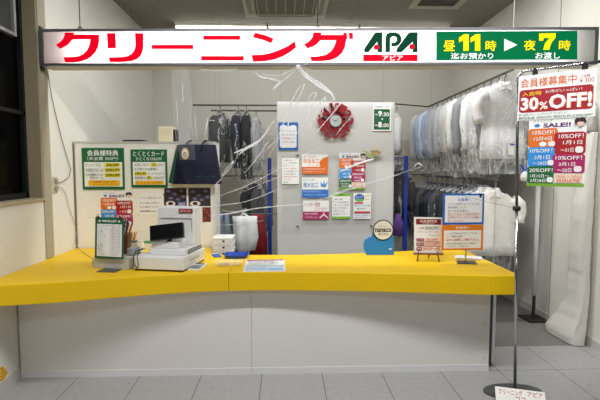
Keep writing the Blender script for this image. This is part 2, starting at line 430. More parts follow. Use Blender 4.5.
letter('letter_ni', A([(212,141),(360,141),(360,158),(212,158)], 150))
letter('letter_ni', A([(203,223),(375,223),(375,241),(203,241)], 150))
letter('letter_n', A([(420,129),(460,139),(495,153),(485,172),(450,158),(410,148)], 150))
letter('letter_n', A([(405,219),(450,217),(480,211),(515,199),(550,183),(580,163),(585,188),(560,208),(530,225),(498,237),(460,244),(412,247)], 150))
letter('letter_gu', A([(55,128),(88,128),(84,138),(187,138),(186,160),(180,190),(168,212),(150,228),(125,239),(95,243),(47,244),(40,225),(75,224),(105,217),(125,202),(137,184),(145,160),(82,160),(72,172),(55,184),(30,193),(15,176),(35,165),(48,150)], 300))
letter('letter_gu', A([(173,130),(188,130),(190,155),(175,155)], 300))
letter('letter_gu', A([(195,130),(212,130),(213,155),(197,155)], 300))
M_sgreen = glow((6, 62, 40), 0.5)
letter('logo_letter', A([(256,196),(298,132),(306,128),(330,128),(330,208),(310,208),(310,166),(275,208),(258,208)], 300), M_sgreen)
letter('logo_letter', A([(342,208),(342,150),(347,136),(360,128),(385,128),(400,136),(408,152),(405,168),(395,180),(380,185),(366,184),(366,170),(382,168),(388,160),(387,150),(380,144),(370,145),(362,152),(361,208)], 300), M_sgreen)
letter('logo_letter', A([(386,196),(434,132),(444,128),(472,128),(472,208),(452,208),(452,166),(408,208),(386,208)], 300), M_sgreen)
for cx, cy in ((306,188),(448,186)):
    c = sg(300 + cx / 4, cy / 4); MB().disc(c[0], c[1], 0.004, 0.006, 0.021, 0.021).build('logo_dot', M_sred, sign)
letter('logo_bar', A([(253,217),(472,217),(472,244),(253,244)], 300))
def sign_text(body, x0, y0, x1, y1, m, bold=0.03, name='lettering', y=0.004):
    a = sg(x0, y1); b = sg(x1, y0); text(name, body, a[0], a[1], b[0], b[1], y, m, sign, bold, 3)
M_swhite = glow((255, 252, 255), 0.6); M_syel = glow((255, 226, 20), 0.6)
sign_text('アピア', 382.5, 55, 403, 60.3, M_swhite, 0.03)
letter('hours_panel', [(436.5,31.3),(578,30.5),(578,59.2),(436.5,60.2)], glow((2, 112, 66), 0.45))
sign_text('昼', 443.5, 40.3, 455.5, 51, M_syel, 0.06)
for ox in (0, 11.6): letter('digit_one', [(459.2 + ox, 37.6), (464.2 + ox, 34), (468.9 + ox, 34), (468.9 + ox, 50.6), (463.6 + ox, 50.6), (463.6 + ox, 40.0), (459.2 + ox, 42.2)], M_syel, 0.006)
sign_text('時', 485.5, 40.3, 496.5, 50.8, M_syel, 0.06)
sign_text('迄お預かり', 451, 52.6, 493.5, 59, M_swhite, 0.03)
letter('arrow', [(504.5,38.6),(517.5,44.7),(504.5,51)], M_swhite, 0.006)
sign_text('夜', 524, 39.8, 536, 50.2, M_syel, 0.06)
letter('digit_seven', [(539.5, 33.3), (556, 33), (556, 37.2), (551.5, 43), (549.5, 49.6), (543.5, 49.7), (545.5, 43), (550, 37.6), (544, 37.8), (543.5, 40.4), (539.5, 40.5)], M_syel, 0.006)
sign_text('時', 559, 40, 571, 50.2, M_syel, 0.06)
sign_text('お渡し', 535.5, 52, 560.5, 58.7, M_swhite, 0.03)
for px in (75, 318):
    u, z = sg(px, 28); mb = MB()
    mb.tube([(u, 0.08, SH + 0.01), (u, 0.08, CZ - SP.z - 0.002)], 0.004, 6); mb.build('hanging_rod', M_dark, sign)
    MB().tube([(u + 0.02 * math.cos(a), 0.08, SH + 0.02 + 0.02 * math.sin(a)) for a in [k * math.pi / 6 for k in range(12)]], 0.004, 6).build('hook', M_dark, sign)
u, z = sg(44, 27)
MB().tube([(u, 0.1, SH), (u + 0.01, 0.1, SH + 0.025), (u + 0.05, 0.1, SH + 0.03), (u + 0.12, 0.1, SH + 0.012), (u + 0.2, 0.1, SH + 0.004)], 0.004, 6).build('power_cable', M_black, sign, smooth=True)
MB().box(-0.012, -0.001, 0.02, 0.06, -0.03, SH + 0.03).build('wall_bracket', M_dark, sign)

# ================================================================== CEILING FITTINGS
M_lampbody = mat('lamp_body', (225, 222, 214), 0.5)
M_lit = mat('lit_tube', (255, 250, 240), 0.4, emit=9.0, var=0)
for k, (nm) in enumerate(('left end', 'middle', 'right end')):
    x0 = -1.45 + k * 1.225
    t = thing('ceiling_light', 'lit fluorescent ceiling light behind the shop sign, %s of the row' % nm, 'light', (x0 + 0.61, 6.14, CZ), group='fluorescent lights behind the sign')
    MB().prism([(-0.11, 0), (0.11, 0), (0.07, -0.035), (-0.07, -0.035)], 'x', -0.605, 0.605).build('lamp_body', M_lampbody, t)
    for yy in (-0.045, 0.045):
        MB().cyl((-0.59, yy, -0.052), (0.59, yy, -0.052), 0.016, 10).build('tube', M_lit, t)
    for xx in (-0.6, 0.6):
        MB().box(xx - 0.008, xx + 0.008, -0.08, 0.08, -0.07, -0.034).build('end_cap', M_lampbody, t)
t = thing('air_conditioner', 'ceiling cassette air conditioner with beige louvred frame above the shop sign', 'air conditioner', (0.01, 5.27, CZ))
M_ac = mat('beige_plastic', (176, 168, 148), 0.5)
mb = MB(); o_, i_ = 0.49, 0.36
for x0, x1, y0, y1 in ((-o_, o_, -o_, -i_), (-o_, o_, i_, o_), (-o_, -i_, -i_, i_), (i_, o_, -i_, i_)): mb.box(x0, x1, y0, y1, -0.03, 0)
mb.build('frame', M_ac, t, bevel=0.006)
for sgn in (-1, 1):
    MB().box(-0.34, 0.34, sgn * 0.425 - 0.022, sgn * 0.425 + 0.022, -0.034, -0.029).build('louvre', mat('louvre', (132, 126, 112), 0.5), t)
    MB().box(sgn * 0.425 - 0.022, sgn * 0.425 + 0.022, -0.34, 0.34, -0.034, -0.029).build('louvre', mat('louvre', (132, 126, 112), 0.5), t)
mb = MB(); mb.box(-i_, i_, -i_, i_, -0.012, 0)
mb.build('grille', mat('grille', (120, 114, 100), 0.6), t)
for k in range(7): 
    x = -0.33 + k * 0.11; MB().box(x - 0.006, x + 0.006, -i_, i_, -0.024, -0.0125).build('grille_bar', M_ac, t)
t = thing('ceiling_vent', 'square dark ceiling air vent with pale frame above the green sign panel', 'vent', (1.77, 5.12, CZ))
mb = MB(); o_, i_ = 0.30, 0.22
for x0, x1, y0, y1 in ((-o_, o_, -o_, -i_), (-o_, o_, i_, o_), (-o_, -i_, -i_, i_), (i_, o_, -i_, i_)): mb.box(x0, x1, y0, y1, -0.012, 0)
mb.build('frame', M_ac, t)
MB().box(-i_, i_, -i_, i_, -0.004, 0).build('core', mat('vent_core', (70, 66, 58), 0.7), t)
for k in range(6):
    MB().box(-i_, i_, -0.2 + k * 0.075, -0.185 + k * 0.075, -0.012, -0.0045).build('blade', mat('vent_blade', (92, 88, 78), 0.6), t)

# ================================================================== LEFT PARTITION
PY = 4.19
part = thing('office_partition', 'white office partition with metal top rail behind the left end of the counter', 'partition', (-1.3, PY, 0))
M_part = mat('partition_panel', (246, 243, 233), 0.55, var=0.01)
MB().box(LX + 0.01 + 1.3, -0.66 + 1.3, 0, 0.03, 0, 1.765).build('panel', M_part, part)
MB().box(LX + 0.005 + 1.3, -0.655 + 1.3, -0.006, 0.30, 1.765, 1.785).build('top_rail', mat('rail', (200, 198, 190), 0.4, 0.2), part)
MB().box(LX + 0.006 + 1.3, LX + 0.018 + 1.3, -0.006, 0.03, 0, 1.765).build('edge_post', mat('edge_post', (120, 110, 96), 0.5), part)
MB().box(-0.675 + 1.3, -0.655 + 1.3, -0.008, 0.30, 0, 1.765).build('edge_post', mat('edge_white', (230, 228, 222), 0.4), part)
SALE_ELS = [
    ('t', 'headline', 'クリーニング', .08, .015, .42, .065, GREEN), ('t', 'headline', 'SALE!!', .26, .07, .74, .135, PURPLE, .04), ('e', 'snow_mark', .10, .075, .20, .125, BLUE),
    ('rr', 'colour_block', .0, .145, .52, .42, (226, 112, 24)), ('rr', 'colour_block', .46, .21, 1.0, .53, (172, 12, 26)), ('rr', 'colour_block', 0, .42, .48, .70, (44, 146, 222)),
    ('rr', 'colour_block', .44, .53, 1.0, .80, (176, 24, 100)), ('rr', 'colour_block', .0, .70, .48, .955, (10, 104, 46)), ('r', 'colour_block', .50, .815, .97, .945, (246, 226, 204)),
    ('t', 'block_text', '10%OFF！', .07, .17, .47, .235, WHITE, .03), ('t', 'block_text', '12月4日', .10, .265, .42, .325, WHITE, .03), ('e', 'round_mark', .20, .34, .33, .41, WHITE), ('rr', 'coupon_square', .36, .335, .48, .41, (245, 235, 232)),
    ('t', 'block_text', '10%OFF！', .54, .235, .96, .30, WHITE, .03), ('t', 'block_text', '1月1日', .62, .33, .94, .39, WHITE, .03), ('t', 'block_text', '〜31日', .58, .44, .80, .50, WHITE, .03), ('rr', 'coupon_square', .83, .42, .96, .51, (245, 235, 232)),
    ('t', 'block_text', '10%OFF！', .04, .44, .44, .50, WHITE, .03), ('t', 'block_text', '2月1日', .12, .54, .40, .60, WHITE, .03), ('t', 'block_text', '〜28日', .10, .63, .34, .685, WHITE, .03), ('rr', 'coupon_square', .36, .61, .47, .69, (240, 240, 245)),
    ('t', 'block_text', '10%OFF！', .50, .55, .95, .61, WHITE, .03), ('t', 'block_text', '3月1日', .56, .645, .84, .70, WHITE, .03), ('t', 'block_text', '〜20日', .54, .73, .78, .79, WHITE, .03), ('rr', 'coupon_square', .82, .70, .95, .785, (245, 235, 240)),
    ('t', 'block_text', '20%OFF！', .04, .73, .46, .79, WHITE, .03), ('t', 'block_text', '1月15日〜', .06, .82, .40, .87, WHITE, .03), ('t', 'block_text', '2月28日', .06, .89, .34, .94, WHITE, .03), ('rr', 'coupon_square', .36, .86, .47, .94, (240, 245, 240)),
    ('t', 'block_text', '10日〜20日', .52, .825, .95, .87, ORANGE), ('t', 'block_text', '20日は7倍', .53, .88, .93, .935, (214, 60, 30), .03),
    ('r', 'green_strip', 0, .955, 1, 1, (120, 168, 44)),
    ('e', 'face_drawing', .85, .065, .95, .135, (238, 200, 176)), ('p', 'hair_drawing', 0, 0, 0, 0, (48, 22, 20), [(.80, .09), (.80, .04), (.84, .015), (.88, .025), (.92, .01), (.98, .03), (1.0, .08), (.985, .10), (.95, .075), (.88, .07), (.84, .085), (.83, .11)]),
]
px_sheet('membership_notice', 'green framed notice on the left partition with white list and yellow discount pills', 'sign', 83.5, 148, 124, 189.5, PY, [
    ('r', 'white_field', .05, .34, .955, .93, (240, 243, 236)), ('t', 'headline', '会員様特典', .13, .05, .87, .19, WHITE, .04), ('t', 'text_line', '（年会費 300円）', .13, .21, .87, .30, WHITE, .02),
    ('t', 'text_line', '①いつでも', .08, .37, .44, .45, BLACK), ('t', 'text_line', '②誕生日には', .08, .49, .50, .57, BLACK), ('t', 'text_line', '③会員様だけの', .08, .61, .50, .68, BLACK), ('t', 'text_line', '特別セール', .18, .69, .50, .75, BLACK),
    ('rr', 'discount_pill', .53, .36, .92, .455, (236, 222, 20)), ('rr', 'discount_pill', .53, .48, .92, .575, (236, 222, 20)), ('rr', 'discount_pill', .53, .605, .92, .70, (236, 222, 20)),
    ('t', 'pill_text', '5%OFF', .58, .375, .88, .44, BLACK, .03), ('t', 'pill_text', '50%OFF', .56, .495, .90, .56, BLACK, .03), ('t', 'pill_text', '30%OFF', .56, .62, .90, .685, BLACK, .03),
    ('rr', 'gold_bar', .14, .775, .90, .91, (246, 184, 8)), ('t', 'bar_text', '入会時 30%OFF', .19, .79, .80, .84, BLACK, .02), ('t', 'bar_text', 'エコバッグプレゼント！', .26, .85, .86, .90, BLACK, .02)],
    base=(4, 98, 52), th=0.012, pname='board')
px_sheet('stamp_card_notice', 'smaller green framed notice right of the membership list on the left partition', 'sign', 132, 149.5, 167, 187.5, PY, [
    ('r', 'white_field', .05, .33, .95, .93, (240, 243, 236)), ('t', 'headline', 'とくとくカード', .07, .05, .93, .18, WHITE, .03), ('t', 'text_line', 'おとくな15%OFF', .14, .20, .86, .29, WHITE, .02),
    ('rr', 'discount_pill', .55, .355, .72, .445, (236, 222, 20)), ('rr', 'discount_pill', .09, .585, .44, .68, (236, 222, 20)), ('rr', 'discount_pill', .43, .70, .58, .79, (236, 222, 20)),
    ('t', 'text_line', 'お渡し日から', .10, .365, .53, .435, BLACK), ('t', 'text_line', '3日', .58, .365, .69, .435, BLACK), ('t', 'text_line', '以内に', .74, .365, .92, .435, BLACK), ('t', 'text_line', 'お引取りのお客様に', .10, .48, .74, .55, BLACK), ('t', 'text_line', '10%OFF', .12, .60, .41, .665, BLACK), ('t', 'text_line', 'カードプレゼント', .47, .60, .93, .665, BLACK), ('t', 'text_line', '会員様は', .10, .71, .40, .78, BLACK), ('t', 'text_line', '更に', .45, .71, .56, .78, BLACK), ('t', 'text_line', 'とあわせて', .61, .71, .93, .78, BLACK),
    ('rr', 'gold_bar', .11, .82, .90, .92, (246, 184, 8)), ('t', 'bar_text', 'おとくな15%OFF', .15, .84, .86, .90, BLACK, .02)],
    base=(4, 98, 52), th=0.012, pname='board')
px_sheet('sale_poster', 'colourful block calendar poster pinned on the left partition behind the price list', 'poster', 102, 191.5, 132.5, 234, PY, SALE_ELS)
px_sheet('paper_note', 'small white typed note with coloured pins on the left partition', 'notice', 137.5, 193, 165, 215.5, PY, [
    ('t', 'text_line', 'クリーニング 出来上り品について', .10, .17, .86, .26, BLACK), ('t', 'text_line', '仕上り後は お早めに', .10, .40, .80, .48, BLACK), ('t', 'text_line', 'お引取り下さい', .10, .58, .82, .66, BLACK), ('t', 'text_line', '保管期間 30日', .10, .76, .66, .84, BLACK),
    ('e', 'pin', .02, .03, .07, .10, YEL), ('e', 'pin', .93, .02, .98, .09, (220, 40, 60)), ('e', 'pin', .02, .92, .07, .99, YEL)])
px_sheet('photo_poster', 'dark poster with two purple fabric photographs beside the receipt printer', 'poster', 165, 188, 212, 246, PY, [
    ('r', 'photo', .01, .0, .47, .31, (44, 40, 48)), ('r', 'photo', .51, .0, .97, .31, (44, 40, 48)),
    *[('e', 'purple_spot', u, v, u + .09, v + .045, (120, 100, 150)) for u, v in ((.05, .03), (.18, .08), (.32, .02), (.36, .12), (.10, .15), (.25, .17), (.56, .04), (.68, .10), (.82, .03), (.86, .13), (.60, .16), (.74, .18))],
    ('e', 'oval_mark', .04, .22, .24, .31, (235, 230, 225)), ('e', 'oval_core', .09, .235, .19, .295, (60, 30, 30)), ('r', 'label_strip', .28, .23, .47, .31, (40, 90, 170)), ('t', 'label_text', 'SALE', .31, .245, .44, .295, (240, 200, 190), .03),
    ('e', 'oval_mark', .54, .22, .76, .31, (235, 230, 225)), ('e', 'oval_core', .60, .235, .70, .295, (60, 40, 50)),
    ('r', 'red_picture', .80, .33, .97, .58, (112, 30, 34)), *[('e', 'picture_spot', .82 + .05 * (k % 3), .35 + .05 * k, .86 + .05 * (k % 3), .385 + .05 * k, (160, 84, 80)) for k in range(4)]])
# things on the partition's top
t = thing('folder', 'dark blue folder lying on top of the left partition', 'folder', (-1.42, PY + 0.10, 1.785))
MB().box(-0.10, 0.10, -0.06, 0.10, 0, 0.008).build('cover', mat('navy_card', (30, 32, 78), 0.5), t)
MB().box(-0.09, 0.09, -0.05, 0.095, 0.008, 0.018).build('cover_flap', mat('navy_card', (30, 32, 78), 0.5), t)
t = thing('wall_box', 'beige box with black connector side standing on the left partition', 'box', (-1.13, PY + 0.16, 1.785))
MB().box(-0.07, 0.07, -0.07, 0.07, 0, 0.145).build('case', mat('beige_case', (214, 202, 170), 0.5), t, bevel=0.006)
MB().box(0.07, 0.095, -0.06, 0.06, 0.0, 0.12).build('connector', M_black, t, bevel=0.004)
# tote bag over the partition
bx = onY(195, 184, PY - 0.07)
bag = thing('tote_bag', 'navy tote bag with green side and gold badge hung on the partition end', 'bag', (bx.x, PY - 0.02, bx.z))
M_navy = mat('navy_fabric', (17, 19, 44), 0.7, bump=0.3, bscale=30, spec=0.2)
mb = MB()
def bag_ring(z, w0, w1, d0, d1): return [(w0, d0, z), ((w0 + w1) / 2, d0 - 0.02, z), (w1, d0, z), (w1, d1, z), ((w0 + w1) / 2, d1, z), (w0, d1, z)]
mb.rings([bag_ring(0, -0.185, 0.24, -0.11, 0.0), bag_ring(0.18, -0.16, 0.215, -0.10, 0.0), bag_ring(0.36, -0.13, 0.19, -0.07, 0.0)])
mb.build('bag_body', M_navy, bag, bevel=0.004)
MB().prism([(-0.235, 0.015), (-0.187, 0.0), (-0.133, 0.36), (-0.155, 0.35)], 'y', -0.08, -0.01).build('side_gusset', mat('green_fabric', (8, 74, 48), 0.5), bag)
MB().disc(-0.07, 0.275, -0.118, -0.11, 0.035, 0.055).build('badge', mat('gold_badge', (196, 160, 70), 0.4, 0.3), bag)
MB().disc(-0.07, 0.275, -0.121, -0.118, 0.026, 0.042).build('badge_face', ink((236, 230, 214)), bag)
MB().tube([(-0.07 + 0.012 * math.cos(a), -0.1225, 0.268 + 0.018 * math.sin(a)) for a in [k * math.pi / 6 for k in range(13)]], 0.004, 5).build('badge_emblem', ink((30, 90, 60)), bag)
text('lettering', 'クリーニング', 0.03, 0.05, 0.20, 0.08, -0.1335, mat('bag_print', (20, 90, 90), 0.5), bag, 0.02)
for xx in (-0.04, 0.10):
    MB().tube([(xx - 0.03, -0.092, 0.30), (xx - 0.02, -0.08, 0.37), (xx, -0.055, 0.395), (xx, 0.03, 0.40)], 0.008, 6).build('handle', M_navy, bag, smooth=True)

# ================================================================== CLOCK PARTITION
QY = 4.8
qa = onY(277.5, 250, QY).x; qb = onY(391.5, 250, QY).x
cp = thing('display_partition', 'tall pale free-standing panel in the centre carrying a red clock and flyers', 'partition', ((qa + qb) / 2, QY, 0))
hw = (qb - qa) / 2
MB().box(-hw, hw, 0, 0.04, 0.02, 2.245).build('panel', mat('display_panel', (206, 206, 203), 0.55, var=0.01, scale=2), cp)
MB().box(hw, hw + 0.012, -0.002, 0.045, 0.02, 2.245).build('edge_strip', mat('edge_strip', (190, 190, 188), 0.4), cp)
for sx in (-1, 1): MB().box(sx * hw * 0.8 - 0.03, sx * hw * 0.8 + 0.03, -0.12, 0.2, 0, 0.02).build('foot', M_alu, cp)
a = onY(282, 229, QY); b = onY(375.5, 152.5, QY)
ab = thing('acrylic_board', 'clear acrylic board with dark knobs holding flyers on the central panel', 'board', ((a.x + b.x) / 2, QY - 0.001, a.z))
bw, bh = b.x - a.x, b.z - a.z
MB().box(-bw / 2, bw / 2, -0.018, -0.014, 0, bh).build('clear_sheet', clear_mat('acrylic', 0.05, (225, 228, 230), 0.1, 3.0, 0.0, 0.0), ab)
for sx in (-1, 1):
    for zz in (0.03, bh - 0.03):
        MB().cyl((sx * (bw / 2 - 0.04 - (0.13 if sx < 0 else 0)), -0.026, zz), (sx * (bw / 2 - 0.04 - (0.13 if sx < 0 else 0)), 0.0, zz), 0.009, 12).build('standoff', mat('dark_knob', (70, 60, 40), 0.4, 0.5), ab)
FY = QY - 0.019
px_sheet('typed_notice', 'white sheet of small grey and red print left of the orange flyer', 'notice', 282, 158, 299, 184, FY, [
    *[('t', 'text_line', s, .08, .06 + .105 * k, .08 + wd_, .115 + .105 * k, c, .01) for k, (s, wd_, c) in enumerate([('お客様各位', .5, (200, 60, 60)), ('いつもご利用頂き誠に', .84, (90, 90, 96)), ('有難うございます。', .7, (90, 90, 96)), ('お預かりの品物は', .8, (200, 60, 60)), ('大切に保管致します', .84, (90, 90, 96)), ('お引取りの際には', .75, (90, 90, 96)), ('お預り票をお持ち', .82, (200, 60, 60)), ('下さいませ', .45, (90, 90, 96)), ('店主', .3, (90, 90, 96))])]])
px_sheet('orange_flyer', 'orange and white flyer, topmost of the left flyers on the acrylic board', 'flyer', 302, 154.5, 328, 174, FY, [
    ('t', 'text_line', '虫・カビを防ぐ', .06, .07, .55, .17, ORANGE), ('t', 'headline', '防虫加工', .06, .22, .66, .46, ORANGE, .04), ('t', 'text_line', '1点 ￥330', .20, .50, .66, .60, ORANGE, .02),
    ('r', 'orange_field', 0, .63, 1, 1, (224, 106, 14)), ('p', 'orange_shape', 0, 0, 0, 0, (224, 106, 14), [(.66, .38), (.80, .20), (.95, .12), (1, .12), (1, .63), (.70, .63)]), ('t', 'text_line', '大切な衣類を害虫から守ります', .05, .70, .90, .78, WHITE), ('t', 'text_line', 'おすすめ品 スーツ・コート', .05, .84, .80, .92, WHITE)])
px_sheet('blue_flyer', 'blue and white flyer, middle of the left flyers on the acrylic board', 'flyer', 302, 177.5, 328.3, 197.5, FY, [
    ('t', 'text_line', '雨や汚れに強い', .05, .08, .50, .17, BLUE), ('t', 'headline', '撥水加工', .05, .24, .62, .50, BLUE, .03), ('p', 'splash', 0, 0, 0, 0, (70, 150, 220), [(.72, .45), (.70, .2), (.78, .35), (.86, .12), (.85, .36), (.98, .18), (.90, .48), (.84, .5)]),
    ('r', 'blue_field', 0, .60, 1, 1, (30, 116, 202)), ('t', 'text_line', '水をはじき 汚れをつきにくく', .05, .66, .74, .74, WHITE), ('t', 'text_line', 'レインコート・スキーウェア', .10, .82, .92, .90, WHITE)])
px_sheet('pink_flyer', 'pink and white flyer with a hanger drawing low on the acrylic board', 'flyer', 303, 200.5, 329, 219.5, FY, [
    ('t', 'headline', 'ハンガー回収', .05, .10, .66, .32, (180, 30, 100), .03), ('t', 'headline', 'しています！', .45, .36, .92, .54, (180, 30, 100), .02), ('r', 'pink_field', 0, .58, 1, 1, (176, 36, 98)), ('t', 'text_line', '30本で100円引', .06, .64, .56, .76, WHITE, .02), ('t', 'text_line', 'ご協力お願いします', .06, .84, .56, .92, WHITE),
    ('p', 'hanger_drawing', 0, 0, 0, 0, WHITE, [(.62, .90), (.78, .72), (.79, .62), (.82, .60), (.81, .72), (.98, .90), (.96, .94), (.80, .77), (.65, .94)])])
px_sheet('sale_poster', 'colourful block calendar poster on the acrylic board of the central panel', 'poster', 339, 152.8, 365.5, 189.5, FY, SALE_ELS)
px_sheet('green_notice', 'white notice with green top and bottom bands under the calendar poster', 'notice', 332, 193.3, 350.2, 218.8, FY, [
    ('r', 'green_band', 0, 0, 1, .11, (122, 190, 50)), ('r', 'green_band', 0, .91, 1, 1, (122, 190, 50)), ('t', 'headline', 'お願い', .30, .02, .70, .095, GREEN),
    *[('t', 'text_line', s, .07, .20 + .115 * k, .07 + wd_, .26 + .115 * k, (50, 50, 54), .02) for k, (s, wd_) in enumerate([('お預りの際', .5), ('ポケットの中をお確かめ', .84), ('下さい。ボタン・飾り等', .84), ('はずれやすい物は', .7), ('お取り外しの上', .62), ('お出し下さい', .8)])]])
px_sheet('payment_notice', 'white notice with blue oval mark at the right edge of the acrylic board', 'notice', 353.3, 193, 371, 219, FY, [
    ('e', 'blue_oval', .06, .03, .62, .33, (30, 100, 180)), ('e', 'green_ring', .10, .22, .58, .34, (110, 180, 90)), ('t', 'oval_text', 'おしらせ', .16, .10, .54, .20, WHITE, .02), ('p', 'yellow_streak', 0, 0, 0, 0, (236, 206, 60), [(.66, .10), (.92, .06), (.92, .10), (.68, .14)]), ('p', 'yellow_streak', 0, 0, 0, 0, (236, 206, 60), [(.66, .20), (.90, .24), (.88, .27), (.66, .24)]),
    ('r', 'red_bar', .05, .35, .55, .41, (200, 40, 50)), ('t', 'text_line', '電子マネーがご利用', .05, .44, .92, .52, BLUE, .02), ('t', 'text_line', '頂けます', .18, .56, .70, .64, (40, 110, 80), .02), ('r', 'red_bar', .05, .70, .95, .78, (190, 50, 60)), ('t', 'text_line', 'お支払いの際 係まで', .05, .82, .94, .88, BLUE), ('t', 'text_line', 'お申し付け下さい', .05, .91, .80, .97, BLUE)])
px_sheet('blue_card', 'white rounded card with thick blue border above the typed notice', 'card', 278.5, 122.5, 298, 150, QY, [
    ('rr', 'white_field', .07, .10, .93, .92, (238, 240, 244)), ('rr', 'clip', .36, .02, .64, .13, (26, 88, 160)), *[('t', 'text_line', s, .16, .28 + .13 * k, .84, .35 + .13 * k, c, .01) for k, (s, c) in enumerate([('ワイシャツ', (70, 70, 90)), ('仕上げは', (70, 70, 90)), ('お選び頂けます', (200, 70, 70)), ('ハンガー・たたみ', (70, 70, 90))])]], base=(28, 106, 186), th=0.008)
px_sheet('hours_sign', 'small white sign with green panel of opening hours right of the clock', 'sign', 372.5, 104.5, 391, 131, QY, [
    ('t', 'headline', '営業時間のご案内', .10, .05, .90, .13, GREEN, .01), ('r', 'green_field', .06, .18, .93, .95, (6, 92, 56)), ('t', 'text_line', 'AM', .12, .35, .26, .41, WHITE), ('t', 'hours', '9', .29, .24, .50, .46, WHITE, .05), ('t', 'hours', ':30', .52, .30, .88, .45, WHITE, .02), ('p', 'arrow', 0, 0, 0, 0, WHITE, [(.45, .53), (.58, .53), (.515, .60)]), ('t', 'text_line', 'PM', .12, .76, .26, .82, WHITE), ('t', 'hours', '8', .29, .65, .50, .87, WHITE, .05), ('t', 'hours', ':00', .52, .71, .88, .86, WHITE, .02)], th=0.008)
# rainbow sticker
a = onY(372, 154, QY)
t = thing('rainbow_ornament', 'small paper rainbow and green bird shape stuck above the calendar poster', 'ornament', (a.x, QY - 0.03, a.z))
for k, c in enumerate(((236, 180, 30), (60, 150, 190), (236, 130, 40), (120, 190, 80))):
    r0 = 0.105 - 0.014 * k; pts = [(0.02 + r0 * math.cos(R(d)), -0.05 + r0 * math.sin(R(d)) * 0.95) for d in range(40, 121, 8)] + [(0.02 + (r0 - 0.014) * math.cos(R(d)), -0.05 + (r0 - 0.014) * math.sin(R(d)) * 0.95) for d in range(120, 39, -8)]
    MB().prism(pts, 'y', -0.004, 0.0).build('rainbow_band', ink(c), t)
MB().prism([(-0.10, 0.035), (-0.06, 0.03), (-0.02, -0.01), (0.02, -0.02), (0.01, -0.04), (-0.04, -0.045), (-0.06, 0.0)], 'y', 0, 0.004).build('bird_shape', ink((176, 190, 110)), t)
# wall clock
cc = onY(335.3, 121.3, QY)
ck = thing('wall_clock', 'round wall clock with a ring of red cut-out numerals and grey face', 'clock', (cc.x, QY - 0.001, cc.z), 0)
M_ckr = mat('clock_red', (150, 18, 32), 0.35)
MB().disc(0, 0, -0.035, 0, 0.065, 0.065, 32).build('case', mat('clock_grey', (150, 156, 156), 0.4, 0.3), ck)
MB().disc(0, 0, -0.038, -0.035, 0.058, 0.058, 32).build('face', mat('clock_face', (182, 190, 188), 0.5), ck)
MB().tube([(0.072 * math.cos(2 * math.pi * k / 36), -0.012, 0.072 * math.sin(2 * math.pi * k / 36)) for k in range(37)], 0.011, 6, False).build('ring', M_ckr, ck)
for h in range(1, 13):
    vs, fs = glyphs(str(h), 0.03, 4)
    ax = min(v[0] for v in vs); bx_ = max(v[0] for v in vs); az = min(v[1] for v in vs); bz = max(v[1] for v in vs)
    n = len(str(h)); wd = 0.08 if n == 1 else 0.105; hg = 0.115
    an = math.pi / 2 - h * math.pi / 6; rot = an - math.pi / 2
    cx, cz = 0.134 * math.cos(an), 0.134 * math.sin(an)
    me = bpy.data.meshes.new('numeral'); vv = []
    for v in vs:
        lx = ((v[0] - ax) / (bx_ - ax) - 0.5) * wd; lz = ((v[1] - az) / (bz - az) - 0.5) * hg
        vv.append((cx + lx * math.cos(rot) - lz * math.sin(rot), -0.016, cz + lx * math.sin(rot) + lz * math.cos(rot)))
    me.from_pydata(vv, [], fs); me.materials.append(M_ckr)
    bm = bmesh.new(); bm.from_mesh(me); r_ = bmesh.ops.extrude_face_region(bm, geom=bm.faces[:])
    bmesh.ops.translate(bm, vec=(0, -0.012, 0), verts=[g for g in r_['geom'] if isinstance(g, bmesh.types.BMVert)]); bmesh.ops.recalc_face_normals(bm, faces=bm.faces[:]); bm.to_mesh(me); bm.free()
    o = bpy.data.objects.new('numeral', me); COL.objects.link(o); o.parent = ck
for an, ln, wd in ((R(150), 0.03, 0.006), (R(35), 0.045, 0.004)):
    d = Vector((math.cos(an), 0, math.sin(an))); MB().tube([Vector((0, -0.040, 0)) - d * 0.008, Vector((0, -0.040, 0)) + d * ln], wd / 2, 6).build('hand', M_black, ck)

